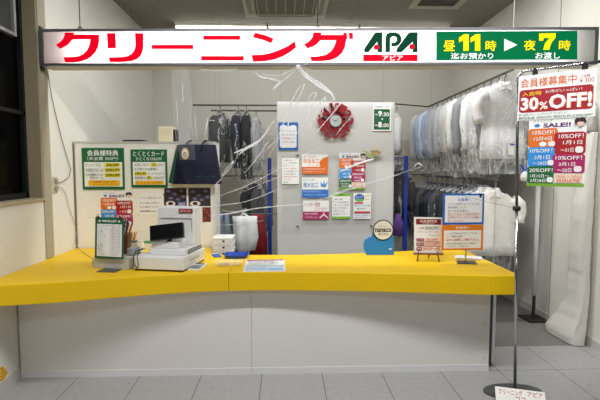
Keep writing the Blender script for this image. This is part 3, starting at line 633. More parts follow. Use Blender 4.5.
# ================================================================== GARMENTS
M_cover = clear_mat('garment_bag_film', 0.0, (236, 238, 240), 0.12, 7.0, 0.05, 0.9, 0.2, 0.55)
M_hang = mat('hanger_wire', (40, 40, 42), 0.4, 0.3)
def cloth(rgb): return mat('cloth_%d_%d_%d' % rgb, rgb, 0.85, var=0.05, scale=18, bump=0.25, bscale=25)
def garment(name, label, cat, loc, rotz, rgb, length=0.78, half=0.22, sleeve=0.52, bag=0.30, seed=1, group=None, collar=True, tagc=True, depth=0.034, covered=True):
    rnd = random.Random(seed)
    t = thing(name, label, cat, loc, rotz, group=group)
    m = cloth(rgb); ph = rnd.uniform(0, 6); k1 = rnd.choice((5, 6, 7))
    rip = lambda a, z: min(0.5, max(0, -z - 0.2)) * 0.9 * math.sin(k1 * a + ph + z * 2.2)
    lv = [(0, 0, -0.075, 0.055, 0.035), (0, 0, -0.10, 0.085, 0.04), (0, 0, -0.135, half * 0.72, depth * 0.9), (0, 0, -0.18, half * 0.93, depth), (0, 0, -0.26, half, depth * 1.05),
          (0, 0, -0.45, half * 0.97, depth * 1.1), (0, 0, -0.62, half, depth * 1.15), (0, 0, -length, half * 1.04, depth * 1.2)]
    MB().loft(lv, 28, rip).build('body', m, t, smooth=True)
    for s in (-1, 1):
        sl = sleeve; x0 = half * 0.88
        sp = [(s * x0, 0, -0.16), (s * (half + 0.03), 0, -0.22), (s * (half + 0.05), 0.006, -0.22 - sl * 0.4), (s * (half + 0.035), -0.004, -0.2 - sl * 0.8), (s * (half + 0.03), -0.01, -0.2 - sl)]
        MB().tube(sp, [0.055, 0.062, 0.055, 0.046, 0.05], 12).build('sleeve', m, t, smooth=True)
    if collar:
        cm = MB()
        for s in (-1, 1):
            cm.rings([[(s * 0.005, -depth - 0.006, -0.13), (s * 0.055, -depth - 0.012, -0.155), (s * 0.07, -0.02, -0.085), (s * 0.045, -0.03, -0.06)], [(s * 0.004, -depth - 0.001, -0.13), (s * 0.055, -depth - 0.002, -0.157), (s * 0.07, -0.008, -0.085), (s * 0.045, -0.018, -0.06)]])
        cm.tube([(0.055 * math.cos(a), 0.02 * math.sin(a) - 0.01, -0.068) for a in [k * math.pi / 8 for k in range(9)]], 0.014, 6)
        cm.build('collar', m, t, smooth=False)
        MB().box(-0.014, 0.014, -depth * 1.02 - 0.004, -depth * 1.02 + 0.0, -length * 0.97, -0.14).build('placket', m, t)
    hp = [(0.0, 0, -0.075), (0, 0, -0.03), (0.012, 0, -0.012)] + [(0.0 + 0.016 * math.cos(a), 0, 0.002 + 0.016 * math.sin(a)) for a in [R(-40 + 26 * k) for k in range(9)]]
    hm = MB().tube(hp, 0.0045, 6); hm.tube([(-half * 0.8, 0, -0.15), (0, 0, -0.075), (half * 0.8, 0, -0.15)], 0.004, 6)
    hm.build('hanger', M_hang, t)
    if covered:
        p2 = rnd.uniform(0, 6)
        rp = lambda a, z: 0.22 * math.sin(4 * a + p2 + z * 5) + 0.10 * math.sin(9 * a + z * 11)
        cl = [(0, 0, -0.035, 0.03, 0.02), (0, 0, -0.09, half * 0.6, depth * 1.3), (0, 0, -0.15, half * 1.12, depth * 1.5), (0, 0, -0.25, half + 0.09, depth * 1.7), (0, 0, -0.5, half + 0.105, depth * 1.75), (0, 0, -0.7, half + 0.095, depth * 1.75), (0, 0, -length - bag * 0.5, half + 0.08, depth * 1.7), (rnd.uniform(-.02, .02), 0, -length - bag, half + rnd.uniform(.03, .08), depth * 1.4)]
        MB().loft(cl, 26, rp, False, False).build('plastic_cover', M_cover, t, smooth=True)
    if tagc:
        x = rnd.uniform(-half * 0.7, half * 0.7); z = -length + rnd.uniform(0.02, 0.1)
        MB().box(x - 0.03, x + 0.03, -depth * 1.9 - 0.002, -depth * 1.9, z - 0.05, z + 0.05).build('paper_tag', ink((238, 238, 236)), t)
        MB().box(x - 0.012, x + 0.03, -depth * 1.9 - 0.006, -depth * 1.9 - 0.002, z + 0.04, z + 0.055).build('tag_clip', mat('blue_clip', (40, 86, 190), 0.4), t)
    return t
ORD = ['nearest', 'second', 'third', 'fourth', 'fifth', 'sixth', 'seventh', 'eighth', 'ninth', 'tenth', 'eleventh', 'twelfth', 'thirteenth', 'fourteenth', 'fifteenth', 'sixteenth']
RLX = 2.10
def rail(name, label, a, b, drops, r=0.012):
    t = thing(name, label, 'rail', a)
    a, b = Vector(a), Vector(b)
    MB().tube([(0, 0, 0), b - a], r, 12).build('tube', mat('rail_steel', (104, 100, 96), 0.4, 0.6), t)
    for p, q in drops:
        MB().tube([Vector(p) - a, Vector(q) - a], 0.003, 6).build('support', mat('support_wire', (190, 188, 180), 0.5), t)
    return t
UZ = 2.445
rail('garment_rail', 'metal clothes rail high on the right holding the white shirts', (RLX, 4.10, UZ), (RLX, 6.55, UZ - 0.01), [((RLX, 4.12, UZ), (RLX, 4.12, CZ)), ((RLX, 6.4, UZ), (RLX, 6.4, CZ))])
rail('garment_rail', 'thin curved metal rail running from the central panel to the right rack', (1.25, 5.9, 2.40), (RLX, 6.5, 2.43), [((1.30, 5.94, 2.40), (1.30, 5.94, CZ))], 0.009)
ups = [((240, 240, 242), 'white'), ((238, 238, 238), 'white'), ((236, 238, 242), 'white'), ((150, 152, 158), 'grey'), ((238, 238, 236), 'white'), ((226, 226, 228), 'white'), ((238, 236, 226), 'cream'), ((236, 238, 240), 'white'), ((220, 226, 236), 'white'), ((236, 236, 238), 'white'), ((168, 190, 226), 'light blue'), ((234, 236, 240), 'white'), ((176, 196, 230), 'light blue'), ((236, 238, 240), 'white')]
for i, (c, nm) in enumerate(ups):
    y = 4.24 + i * 0.16 + random.uniform(-0.015, 0.015)
    sh_ = 1.0 if i < 1 else random.choice((0.8, 0.9, 1.0)); c = tuple(int(v * sh_) for v in c)
    garment('dress_shirt', '%s shirt in clear plastic, %s from the near end of the upper right rail' % (nm, ORD[i]) if i else 'white shirt in clear plastic at the near end of the upper right rail', 'shirt', (RLX + random.uniform(-0.02, 0.02), y, UZ - 0.026), R(random.uniform(-12, 12) if i else 4), c, length=0.74 + random.uniform(0, 0.08), sleeve=0.26 if i == 0 else 0.46 + random.uniform(0, .12), half=0.215, bag=0.14 + random.uniform(0, 0.08), seed=20 + i, group='shirts on the upper right rail')
LZ = 1.43
rail('garment_rail', 'lower metal clothes rail on the right, behind the blue and orange signs', (2.02, 4.15, LZ), (2.02, 6.5, LZ), [((2.02, 4.2, 0.0), (2.02, 4.2, LZ)), ((2.02, 6.4, 0.0), (2.02, 6.4, LZ))])
rail('garment_rail', 'thin lower crossrail behind the central panel on the right', (1.05, 6.0, 1.45), (2.0, 6.0, 1.45), [((1.1, 6.0, 0.0), (1.1, 6.0, 1.45))], 0.009)
lows = [((242, 240, 234), 'white', 0.78, 'dress_shirt'), ((240, 240, 238), 'white', 0.74, 'dress_shirt'), ((110, 112, 118), 'grey', 0.8, 'suit_jacket'), ((46, 48, 56), 'charcoal', 0.85, 'suit_jacket'), ((32, 32, 36), 'black', 0.8, 'suit_jacket'), ((70, 72, 78), 'dark grey', 0.9, 'suit_jacket'), ((40, 42, 54), 'navy', 0.85, 'suit_jacket'), ((30, 30, 32), 'black', 0.86, 'suit_jacket'), ((84, 86, 92), 'mid grey', 0.8, 'suit_jacket'), ((36, 36, 40), 'black', 0.84, 'suit_jacket'), ((34, 36, 44), 'dark navy', 0.86, 'suit_jacket'), ((120, 122, 126), 'pale grey', 0.84, 'suit_jacket')]
for i, (c, nm, ln, kind) in enumerate(lows):
    y = 4.26 + i * 0.18 + random.uniform(-0.02, 0.02)
    lab = 'plain white shirt at the near end of the lower right rail' if i == 0 else '%s %s, %s from the near end of the lower right rail' % (nm, 'shirt' if kind == 'dress_shirt' else 'suit jacket in plastic', ORD[i])
    garment(kind, lab, 'shirt' if kind == 'dress_shirt' else 'jacket', (2.02 + (0.0 if i else 0.0), y, LZ - 0.026), R(random.uniform(-6, 6)), c, length=ln if i else 0.72, half=0.235, sleeve=0.2 if i == 0 else 0.55, bag=0.22, seed=60 + i, group='clothes on the lower right rail', covered=i != 0, tagc=i > 1)
# rolling rack uprights beside the central panel
M_bluerack = mat('blue_rack', (20, 62, 170), 0.4)
bl = onY(269.5, 158, 5.25); br_ = onY(406, 156, 5.25)
t = thing('garment_rack', 'blue metal clothes rack standing behind the central panel, uprights showing either side', 'rack', (bl.x, 5.25, 0))
wr = br_.x - bl.x
MB().box(-0.022, 0.022, -0.022, 0.022, 0.04, bl.z).build('post', M_bluerack, t)
MB().box(wr - 0.022, wr + 0.022, -0.022, 0.022, 0.04, br_.z).build('post', M_bluerack, t)
MB().box(0.022, wr - 0.022, -0.015, 0.015, 0.28, 0.32).build('top_bar', M_bluerack, t)
MB().tube([(wr - 0.16, 0.0, br_.z - 0.02), (wr - 0.02, 0.0, br_.z - 0.02)], 0.007, 8).build('side_arm', M_bluerack, t)
MB().tube([(wr - 0.10, 0.0, br_.z - 0.04), (wr - 0.10, 0.75, br_.z - 0.04)], 0.008, 8).build('side_rail', M_dark, t)
for xx in (0, wr):
    MB().box(xx - 0.03, xx + 0.03, -0.25, 0.25, 0.036, 0.066).build('base_bar', M_bluerack, t)
    for yy in (-0.2, 0.2): MB().cyl((xx - 0.012, yy, 0.018), (xx + 0.012, yy, 0.018), 0.018, 12).build('castor', M_black, t)
def hang_px(name, label, cat, px, py, Y, rotz, rgb, **kw):
    p = onY(px, py, Y); return garment(name, label, cat, (p.x, Y, p.z), rotz, rgb, **kw)
p = onY(398, 105.5, 5.98)
hang_px('dress_shirt', 'pale garment in clear plastic hanging just right of the opening hours sign', 'shirt', 397, 108, 5.95, R(78), (222, 222, 220), length=0.6, half=0.2, sleeve=0.4, bag=0.12, seed=91)
hang_px('coat', 'black coat hanging low on the blue rack right of the central panel', 'coat', 398, 160, 5.45, R(80), (34, 34, 38), length=0.82, half=0.2, sleeve=0.5, bag=0.15, seed=92)
hang_px('coat', 'grey coat in plastic behind the purple cloth right of the central panel', 'coat', 402, 160, 5.80, R(76), (92, 94, 98), length=1.0, half=0.22, sleeve=0.55, bag=0.12, seed=93)
hang_px('trousers', 'dark trousers hanging right of the blue upright beside the central panel', 'trousers', 409.5, 172, 5.99, R(86), (62, 56, 58), length=0.72, half=0.12, sleeve=0.3, bag=0.1, seed=94, collar=False)
p = onY(398, 224, 5.1)
t = thing('scarf', 'purple cloth hung low beside the central panel', 'cloth', (p.x, 5.12, p.z - 0.14))
MB().loft([(0, 0, 0, 0.07, 0.03), (0.01, 0, 0.15, 0.06, 0.03), (0, 0, 0.26, 0.02, 0.02)], 14, lambda a, z: 0.2 * math.sin(4 * a)).build('cloth', cloth((112, 74, 150)), t, smooth=True)
MB().tube([(0, 0, 0.26), (0.0, 0.0, 0.6)], 0.003, 5).build('hanging_cord', M_dark, t)

# left rear rails and clothes
a = onY(193, 105, 5.8); b = onY(283, 105, 5.8)
rail('garment_rail', 'metal clothes rail high behind the counter on the left, front one of two', (a.x, 5.8, a.z), (b.x, 5.8, a.z), [((a.x + 0.35, 5.8, a.z), (a.x + 0.35, 5.8, CZ)), ((b.x - 0.03, 5.8, a.z), (b.x - 0.03, 5.8, CZ))])
ZL = a.z
a2 = onY(211, 110.5, 6.3); b2 = onY(283, 110.5, 6.3)
rail('garment_rail', 'metal clothes rail high behind the counter on the left, rear one of two', (a2.x, 6.3, a2.z), (b2.x, 6.3, a2.z), [((a2.x + 0.06, 6.3, a2.z), (a2.x + 0.06, 6.3, CZ)), ((b2.x - 0.03, 6.3, a2.z), (b2.x - 0.03, 6.3, CZ))])
a3 = onY(214, 176, 5.8); b3 = onY(283, 176, 5.8)
rail('garment_rail', 'thin dark lower rail behind the counter left of the central panel', (a3.x, 5.8, a3.z), (b3.x, 5.8, a3.z), [((a3.x + 0.05, 5.8, 0), (a3.x + 0.05, 5.8, a3.z)), ((a3.x + 0.22, 5.8, 0), (a3.x + 0.22, 5.8, a3.z))], 0.008)
def lhang(name, label, cat, px, Y, z, rgb, **kw):
    p = onY(px, 110, Y); return garment(name, label, cat, (p.x, Y, z - 0.026), R(kw.pop('rot', 78)), rgb, **kw)
lhang('coat', 'dark grey coat with white collar label on the front left rear rail', 'coat', 220, 5.8, ZL, (62, 64, 64), length=0.70, half=0.18, sleeve=0.5, bag=0.1, seed=101, depth=0.06, tagc=False, rot=76)
lhang_coat = [o for o in COL.objects if o.name.startswith('coat')][-1]
MB().box(-0.262, -0.255, -0.03, 0.03, -0.27, -0.19).build('paper_tag', ink((226, 224, 214)), lhang_coat)
lhang('suit_jacket', 'navy suit jacket in plastic on the front left rear rail', 'jacket', 238, 5.8, ZL, (28, 32, 48), length=0.78, half=0.21, sleeve=0.5, bag=0.15, seed=102, depth=0.045, rot=88)
lhang('suit_jacket', 'black suit jacket in plastic right of the navy jacket on the front rail', 'jacket', 246.5, 5.8, ZL, (32, 33, 36), length=0.92, half=0.22, sleeve=0.55, bag=0.12, seed=103, depth=0.045, rot=92)
lhang('dress_shirt', 'pale shirt in plastic on the rear left rail behind the jackets', 'shirt', 256, 6.3, a2.z, (205, 207, 208), length=0.8, half=0.2, sleeve=0.5, bag=0.2, seed=104, rot=76)
lhang('trousers', 'small black garment hanging from the thin dark lower rail', 'trousers', 253, 5.8, a3.z, (30, 30, 32), length=0.30, half=0.10, sleeve=0.18, bag=0.05, seed=105, collar=False, tagc=False, covered=False, rot=40)
lhang('suit_jacket', 'grey jacket in plastic on the thin lower rail nearest the blue upright', 'jacket', 262, 5.8, a3.z, (84, 82, 82), length=0.7, half=0.18, sleeve=0.45, bag=0.15, seed=106, rot=70)
# low laundry stand behind the counter gap
ls = thing('laundry_rack', 'low black metal rail rack behind the counter holding bags and red cloth', 'rack', (-0.38, 4.85, 0))
MB().tube([(-0.25, 0, 0), (-0.25, 0, 1.04), (0.38, 0, 1.04), (0.38, 0, 0)], 0.012, 8).build('frame', M_dark, ls)
for xx in (-0.25, 0.38): MB().box(xx - 0.015, xx + 0.015, -0.15, 0.15, 0, 0.02).build('foot', M_dark, ls)
def hung_cloth(name, label, cat, x0, x1, ztop, zbot, Y, m, seed, part='cloth', flare=1.1, top=0.75):
    cx = (x0 + x1) / 2; hw_ = (x1 - x0) / 2; rnd = random.Random(seed); ph = rnd.uniform(0, 6)
    t = thing(name, label, cat, (cx, Y, zbot))
    H_ = ztop - zbot
    MB().loft([(0, 0, 0, hw_ * flare, 0.045), (0.01, 0, H_ * .4, hw_, 0.045), (0, 0, H_ * .8, hw_ * (top + 0.95) / 2 , 0.03), (0, 0, H_, hw_ * top, 0.022)], 26, lambda a, z: 0.35 * math.sin(6 * a + ph + z * 3), True, True).build(part, m, t, smooth=True)
    return t
def zY(py, Y): return onY(240, py, Y).z
def xY(px, Y): return onY(px, 220, Y).x
t = hung_cloth('laundry_sack', 'grey blue sack hung low behind the counter beside the tray stack', 'sack', xY(215, 4.8), xY(230, 4.8), zY(215, 4.8), zY(252, 4.8), 4.83, cloth((120, 130, 142)), 1, 'sack', 1.35)
MB().tube([(0.02, -0.05, zY(219, 4.8) - t.location.z), (0.02, -0.05, zY(213, 4.8) - t.location.z)], 0.012, 8).build('blue_clip', mat('blue_clip', (40, 86, 190), 0.4), t)
hung_cloth('hanging_cloth', 'dark green cloth hung low between the grey sack and white bag', 'cloth', xY(226, 4.95), xY(236, 4.95), zY(216, 4.95), zY(254, 4.95), 5.0, cloth((34, 50, 44)), 2)
hung_cloth('hanging_cloth', 'red cloth hung low behind the white plastic bag', 'cloth', xY(250, 4.95), xY(266, 4.95), zY(214, 4.95), zY(258, 4.95), 4.98, cloth((128, 16, 26)), 4)
t = hung_cloth('plastic_bag', 'white translucent plastic bag hung low behind the counter', 'bag', xY(233, 4.75), xY(257, 4.75), zY(216, 4.75), zY(250, 4.75), 4.74, clear_mat('bag_film', 0.62, (232, 234, 234), 0.3, 10, 0.25, 0.6), 3, 'bag', 0.82, 1.0)
MB().tube([(-0.05, 0, zY(217, 4.75) - t.location.z), (-0.02, 0.0, zY(213, 4.75) - t.location.z), (0.03, 0, zY(216, 4.75) - t.location.z)], 0.009, 6).build('handle', M_white, t)
# white pouch with blue ribbon
p = onY(524.5, 179, 4.2)
t = thing('ribbon_pouch', 'small white pouch tied with blue ribbon hanging left of the sale poster', 'pouch', (p.x, 4.2, p.z))
MB().loft([(0, 0, -0.02, 0.03, 0.02), (0, 0, 0.02, 0.045, 0.03), (0, 0, 0.06, 0.03, 0.02), (0, 0, 0.075, 0.012, 0.01)], 16).build('pouch', cloth((232, 232, 232)), t, smooth=True)
MB().tube([(-0.045, 0, 0.135), (-0.02, 0, 0.11), (0, 0, 0.085), (0.02, 0, 0.11), (0.04, 0, 0.15)], 0.009, 6).tube([(-0.03, 0, 0.06), (0, 0, 0.085), (0.03, 0, 0.06)], 0.008, 6).build('ribbon', mat('blue_ribbon', (24, 66, 190), 0.4), t)
MB().tube([(0, 0, 0.08), (0, 0, 0.22)], 0.0025, 5).build('cord', M_white, t)

# ================================================================== CASH REGISTER AND COUNTER THINGS
M_reg = mat('register_white', (226, 226, 224), 0.42, var=0.01)
RA = math.atan2(-0.074, 0.372)
reg = thing('cash_register', 'white cash register with tilted black customer display and tall printer tower', 'cash register', (-1.102, 3.236, CT), RA)
MB().box(0, 0.38, 0, 0.42, 0.012, 0.105).build('cash_drawer', M_reg, reg, bevel=0.006)
MB().box(0.005, 0.375, 0.005, 0.415, 0, 0.012).build('drawer_base', M_black, reg)
MB().box(0.382, 0.3845, 0.12, 0.30, 0.055, 0.075).build('label', ink((200, 200, 200)), reg)
MB().prism([(0.07, 0.105), (0.40, 0.105), (0.40, 0.135), (0.30, 0.15), (0.07, 0.15)], 'x', 0.09, 0.365).build('keyboard_unit', M_reg, reg, bevel=0.006)
MB().prism([(0.09, 0.15), (0.25, 0.15), (0.25, 0.205), (0.09, 0.20)], 'x', 0.095, 0.30).build('display_base', M_reg, reg, bevel=0.006)
tower = MB().prism([(0.255, 0.15), (0.40, 0.15), (0.385, 0.445), (0.275, 0.445)], 'x', 0.055, 0.36).build('printer_tower', M_reg, reg, bevel=0.01)
MB().box(0.085, 0.335, 0.262, 0.272, 0.355, 0.362).build('paper_slot', mat('slot_grey', (170, 170, 168), 0.5), tower)
MB().box(0.335, 0.340, 0.262, 0.274, 0.17, 0.362).build('panel_seam', mat('slot_grey', (170, 170, 168), 0.5), tower)
rl = MB().box(0.235, 0.345, 0.263, 0.272, 0.40, 0.432).build('red_label', ink((140, 28, 34)), tower)
text('label_text', '領収証', 0.243, 0.407, 0.337, 0.425, 0.2625, ink((240, 200, 200)), tower, 0.02)
D = Matrix.Translation((0.215, 0.10, 0.272)) @ Matrix.Rotation(R(6), 4, 'Z') @ Matrix.Rotation(R(-18), 4, 'X') @ Matrix.Rotation(R(-7), 4, 'Y')
dsp = MB().box(-0.125, 0.125, -0.018, 0.022, -0.055, 0.06, D).build('customer_display', mat('display_black', (14, 14, 16), 0.25), reg, bevel=0.006)
MB().box(-0.11, 0.11, -0.0205, -0.0185, -0.036, 0.044, D).build('screen', mat('screen_dark', (6, 10, 12), 0.25), dsp)
MB().tube([(0.215, 0.14, 0.195), (0.215, 0.12, 0.25)], 0.02, 10).build('display_neck', M_black, reg)
ks = MB()
for r in range(3):
    for c in range(6):
        ks.box(0.366, 0.370, 0.12 + c * 0.045, 0.15 + c * 0.045, 0.11 + r * 0.012, 0.118 + r * 0.012)
ks.build('port_panel', mat('port_grey', (120, 130, 132), 0.5), reg)
MB().tube([(0.06, 0.03, 0.16), (0.02, -0.004, 0.14), (0.005, -0.012, 0.10), (0.012, -0.012, 0.05), (0.03, -0.012, 0.02), (0.035, -0.014, 0.004)], 0.0035, 6).build('cable', M_black, reg, smooth=True)
MB().tube([(0.08, 0.02, 0.16), (0.05, -0.004, 0.15), (0.035, -0.014, 0.10), (0.045, -0.014, 0.05), (0.03, -0.016, 0.01)], 0.003, 6).build('cable', M_black, reg, smooth=True)

# price list on its box
BA = math.atan2(-0.075, 0.277)
pb = thing('grey_box', 'low grey box at the left of the counter carrying the price list', 'box', (-1.435, 3.329, CT), BA)
MB().box(0, 0.30, 0, 0.20, 0, 0.075).build('case', mat('grey_case', (190, 188, 180), 0.5), pb, bevel=0.004)
MB().box(-0.006, 0.306, 0.02, 0.206, 0.075, 0.092).build('lid', mat('grey_case', (190, 188, 180), 0.5), pb, bevel=0.004)
MB().box(0.245, 0.30, 0.06, 0.16, 0.092, 0.15).build('paper_roll_cover', mat('grey_cover', (150, 152, 152), 0.4), pb, bevel=0.01)
MB().cyl((-0.012, 0.03, 0.02), (-0.012, 0.03, 0.045), 0.012, 12).build('knob', M_black, pb)
pl = sheet('price_list', 'green bordered white price list clipped upright on the grey box', 'price list', (-1.29, 3.272, CT + 0.085), 0.237, 0.298, [
    ('r', 'white_field', .07, .16, .945, .955, (238, 238, 242)), ('t', 'headline', '★ PRICE LIST ★', .10, .05, .90, .115, WHITE, .03),
    *[('t', 'price_row', s, .11, .185 + .047 * k, .11 + wd_, .212 + .047 * k, (70, 70, 84), .02) for k, (s, wd_) in enumerate([('クリーニング料金表', .40), ('ワイシャツ', .26), ('セーター・ベスト', .38), ('上着', .18), ('ズボン', .22), ('スカート', .26), ('スーツ上下', .26), ('コート', .20), ('ジャンパー', .30), ('ダウン', .22), ('礼服', .18), ('学生服', .20), ('着物', .16), ('毛布', .20), ('ふとん', .20), ('その他', .26)])],
    *[('t', 'price_row', s, .56, .185 + .047 * k, .91, .212 + .047 * k, (80, 80, 92), .02) for k, s in enumerate(['会員 一般', '￥220 ￥250', '￥480 ￥530', '￥650 ￥720', '￥480 ￥530', '￥500 ￥550', '￥1,130 ￥1,250', '￥1,200 ￥1,330', '￥900 ￥1,000', '￥1,800 ￥2,000', '￥1,400 ￥1,550', '￥900 ￥1,000', '￥4,500 ￥5,000', '￥1,400 ￥1,550', '￥3,600 ￥4,000', 'ご相談下さい'])]],
    base=(6, 92, 52), th=0.006, rotz=BA, rotx=R(-4), pname='board')
MB().box(-0.19, 0.12, -0.004, 0.002, 0.292, 0.297).build('clear_strip', clear_mat('acrylic_strip', 0.25, (225, 228, 230), 0.1, 3.0, 0.0, 0.0), pl)
for xx in (-0.10, 0.09):
    MB().prism([(xx - 0.014, 0.285), (xx + 0.014, 0.285), (xx + 0.007, 0.305), (xx - 0.007, 0.305)], 'y', -0.012, 0.006).build('bulldog_clip', M_dark, pl)
    MB().tube([(xx - 0.006, -0.004, 0.303), (xx - 0.007, -0.004, 0.322), (xx + 0.007, -0.004, 0.322), (xx + 0.006, -0.004, 0.303)], 0.0018, 5).build('bulldog_clip', M_chrome, pl)
t = thing('dark_pad', 'dark grey tray mat lying before the price list', 'mat', (-1.275, 3.235, CT), R(-8))
MB().box(-0.07, 0.07, -0.055, 0.06, 0, 0.006).build('mat', mat('dark_pad', (82, 82, 80), 0.5), t)
MB().cyl((0.03, 0.01, 0.006), (0.03, 0.01, 0.008), 0.008, 12).build('rivet', M_chrome, t)
# pen holder
ph = thing('pen_holder', 'brown tilted pen holder behind the price list', 'pen holder', (-1.235, 3.44, CT + 0.0925))
MB().prism([(-0.03, 0), (0.03, 0), (0.045, 0.15), (-0.03, 0.15)], 'y', -0.04, 0.04).build('cup', mat('brown_cup', (106, 58, 40), 0.5), ph, bevel=0.004)
for k, (dx, dy, c, ln, lab) in enumerate([(-0.02, 0, (60, 60, 64), 0.11, 'dark grey'), (0.0, 0.02, (70, 66, 60), 0.12, 'brownish'), (0.02, -0.01, (40, 42, 60), 0.09, 'dark blue'), (0.045, 0.015, (150, 40, 50), 0.08, 'red')]):
    t = thing('pen', '%s pen standing in the brown pen holder' % lab, 'pen', (-1.235 + dx * 0.7, 3.44 + dy, CT + 0.2427), 0, group='pens in the brown holder')
    MB().tube([(0, 0, 0), (0.02, 0, ln * 0.8)], 0.006, 8).build('barrel', mat('pen_%d' % k, c, 0.4), t); MB().tube([(0.02, 0, ln * 0.8), (0.026, 0, ln)], [0.006, 0.003], 8).build('cap', mat('pen_%d' % k, c, 0.4), t)
sc = thing('scissors', 'dark scissors standing handles up in the brown pen holder', 'scissors', (-1.228, 3.425, CT + 0.2427))
for s in (-1, 1):
    MB().tube([(s * 0.014 + 0.013 * math.cos(a), 0, 0.07 + 0.022 * math.sin(a)) for a in [k * math.pi / 6 for k in range(13)]], 0.004, 6).build('handle', M_black, sc)
MB().tube([(-0.006, 0, 0.05), (0.002, 0, 0.0)], 0.005, 6).tube([(0.006, 0, 0.05), (-0.002, 0, 0.0)], 0.005, 6).build('blades', M_chrome, sc)
# small stationery row between box and register
def small_box(name, label, cat, px, py, wd, dp, ht, rgb, lid=None, rot=0):
    p = onZ(px, py, CT); t = thing(name, label, cat, (p.x, p.y, CT), R(rot))
    MB().box(-wd / 2, wd / 2, -dp / 2, dp / 2, 0, ht).build('case', mat('small_%d_%d_%d' % rgb, rgb, 0.45), t, bevel=0.004)
    if lid: MB().box(-wd / 2 + 0.004, wd / 2 - 0.004, -dp / 2 + 0.004, dp / 2 - 0.004, ht, ht + 0.02).build('lid', mat('small_%d_%d_%d' % lid, lid, 0.4), t, bevel=0.004)
    return t
small_box('tape_dispenser', 'grey box with dark top behind the grey base box', 'dispenser', 134, 252.5, 0.06, 0.06, 0.09, (168, 166, 158), (90, 90, 88))
small_box('stamp_case', 'white canister behind the cash drawer on the counter', 'canister', 141, 252, 0.045, 0.045, 0.085, (234, 232, 224), (210, 206, 196))
small_box('stationery_box', 'white small box with green lid left of the register', 'box', 149, 249, 0.09, 0.06, 0.055, (232, 230, 220), (80, 150, 90))
small_box('stationery_box', 'small blue topped box beside the green lidded box', 'box', 154.5, 249.5, 0.04, 0.05, 0.075, (214, 214, 204), (34, 70, 160))
cup = thing('pencil_cup', 'small white cup crowded with red and yellow pencils', 'cup', tuple(onZ(132, 249, CT)))
MB().loft([(0, 0, 0, 0.03, 0.03), (0, 0, 0.08, 0.035, 0.035)], 18).build('cup', M_white, cup, smooth=False)
for k, (dx, dy, c, lab) in enumerate([(-0.018, 0, (190, 36, 40), 'red'), (0.0, 0.014, (220, 170, 40), 'yellow'), (0.016, -0.006, (150, 40, 90), 'crimson'), (0.02, 0.012, (210, 120, 40), 'orange'), (-0.004, -0.018, (60, 70, 120), 'blue')]):
    q = Vector(cup.location) + Vector((dx, dy, 0.0802)); t = thing('pencil', '%s pencil standing in the small white cup' % lab, 'pencil', q, group='pencils in the white cup')
    MB().tube([(0, 0, 0), (dx * 0.9, dy * 0.5, 0.07)], 0.005, 7).build('shaft', mat('pencil_%d' % k, c, 0.4), t); MB().tube([(dx * 0.9, dy * 0.5, 0.07), (dx * 1.0, dy * 0.55, 0.085)], [0.005, 0.001], 7).build('tip', mat('pencil_%d' % k, c, 0.4), t)
# calculator
p = onZ(196.5, 269, CT)
t = thing('calculator', 'small white desk calculator right of the cash drawer', 'calculator', (-0.655, 3.30, CT), R(-11))
MB().prism([(-0.10, 0), (0.10, 0), (0.10, 0.028), (-0.10, 0.012)], 'x', -0.055, 0.055).build('case', M_white, t, bevel=0.003)
MB().prism([(0.045, 0.0246), (0.085, 0.0279), (0.085, 0.0295), (0.045, 0.0265)], 'x', -0.045, 0.045).build('screen', mat('lcd', (84, 92, 84), 0.2), t)
kb = MB()
for r in range(4):
    for c in range(4):
        y = -0.085 + r * 0.028; z = 0.0125 + (y + 0.10) * 0.08
        kb.box(-0.045 + c * 0.024, -0.028 + c * 0.024, y, y + 0.018, z, z + 0.004)
kb.build('keypad', mat('keys', (90, 92, 94), 0.4), t)
t.scale = (0.8, 0.8, 0.8)
def tray(name, label, loc, w0, d0, h, m, rotz=0.0):
    t = thing(name, label, 'tray', loc, rotz)
    mb = MB(); T = 0.005
    def rg(wd, dp, z): return rrect(-wd / 2, -dp / 2, wd / 2, dp / 2, 0.03)
    ringo0 = [(x, y, 0.0) for x, y in rrect(-w0 * .42, -d0 * .42, w0 * .42, d0 * .42, 0.03)]
    ringo1 = [(x, y, h) for x, y in rrect(-w0 / 2, -d0 / 2, w0 / 2, d0 / 2, 0.04)]
    ringi1 = [(x, y, h) for x, y in rrect(-w0 / 2 + T, -d0 / 2 + T, w0 / 2 - T, d0 / 2 - T, 0.037)]
    ringi0 = [(x, y, T) for x, y in rrect(-w0 * .41, -d0 * .41, w0 * .41, d0 * .41, 0.03)]
    mb.rings([ringo0, ringo1, ringi1, ringi0]); mb.build('tray', m, t)
    MB().prism(rrect(-w0 * .36, -d0 * .34, w0 * .36, d0 * .34, 0.025), 'z', T, T + 0.002).build('rubber_mat', m, t)
    return t
tray('coin_tray', 'blue plastic money tray on the yellow counter beside the register', (-0.405, 3.70, CT), 0.20, 0.17, 0.03, mat('blue_tray', (14, 70, 176), 0.35))
tray('coin_tray', 'clear pale plastic money tray in front of the blue tray', (-0.435, 3.42, CT), 0.23, 0.18, 0.022, clear_mat('clear_tray', 0.10, (240, 236, 214), 0.2, 4, 0.0, 0.0, 0.15))
t = thing('slip_pad', 'small blue paper slip at the corner of the register side', 'paper', (-0.585, 3.76, CT), R(20))
MB().box(-0.03, 0.03, -0.07, 0.07, 0, 0.008).build('pad', mat('blue_paper', (40, 92, 180), 0.6), t)
MB().box(-0.028, 0.028, 0.045, 0.068, 0.008, 0.010).build('header', ink((220, 228, 240)), t)
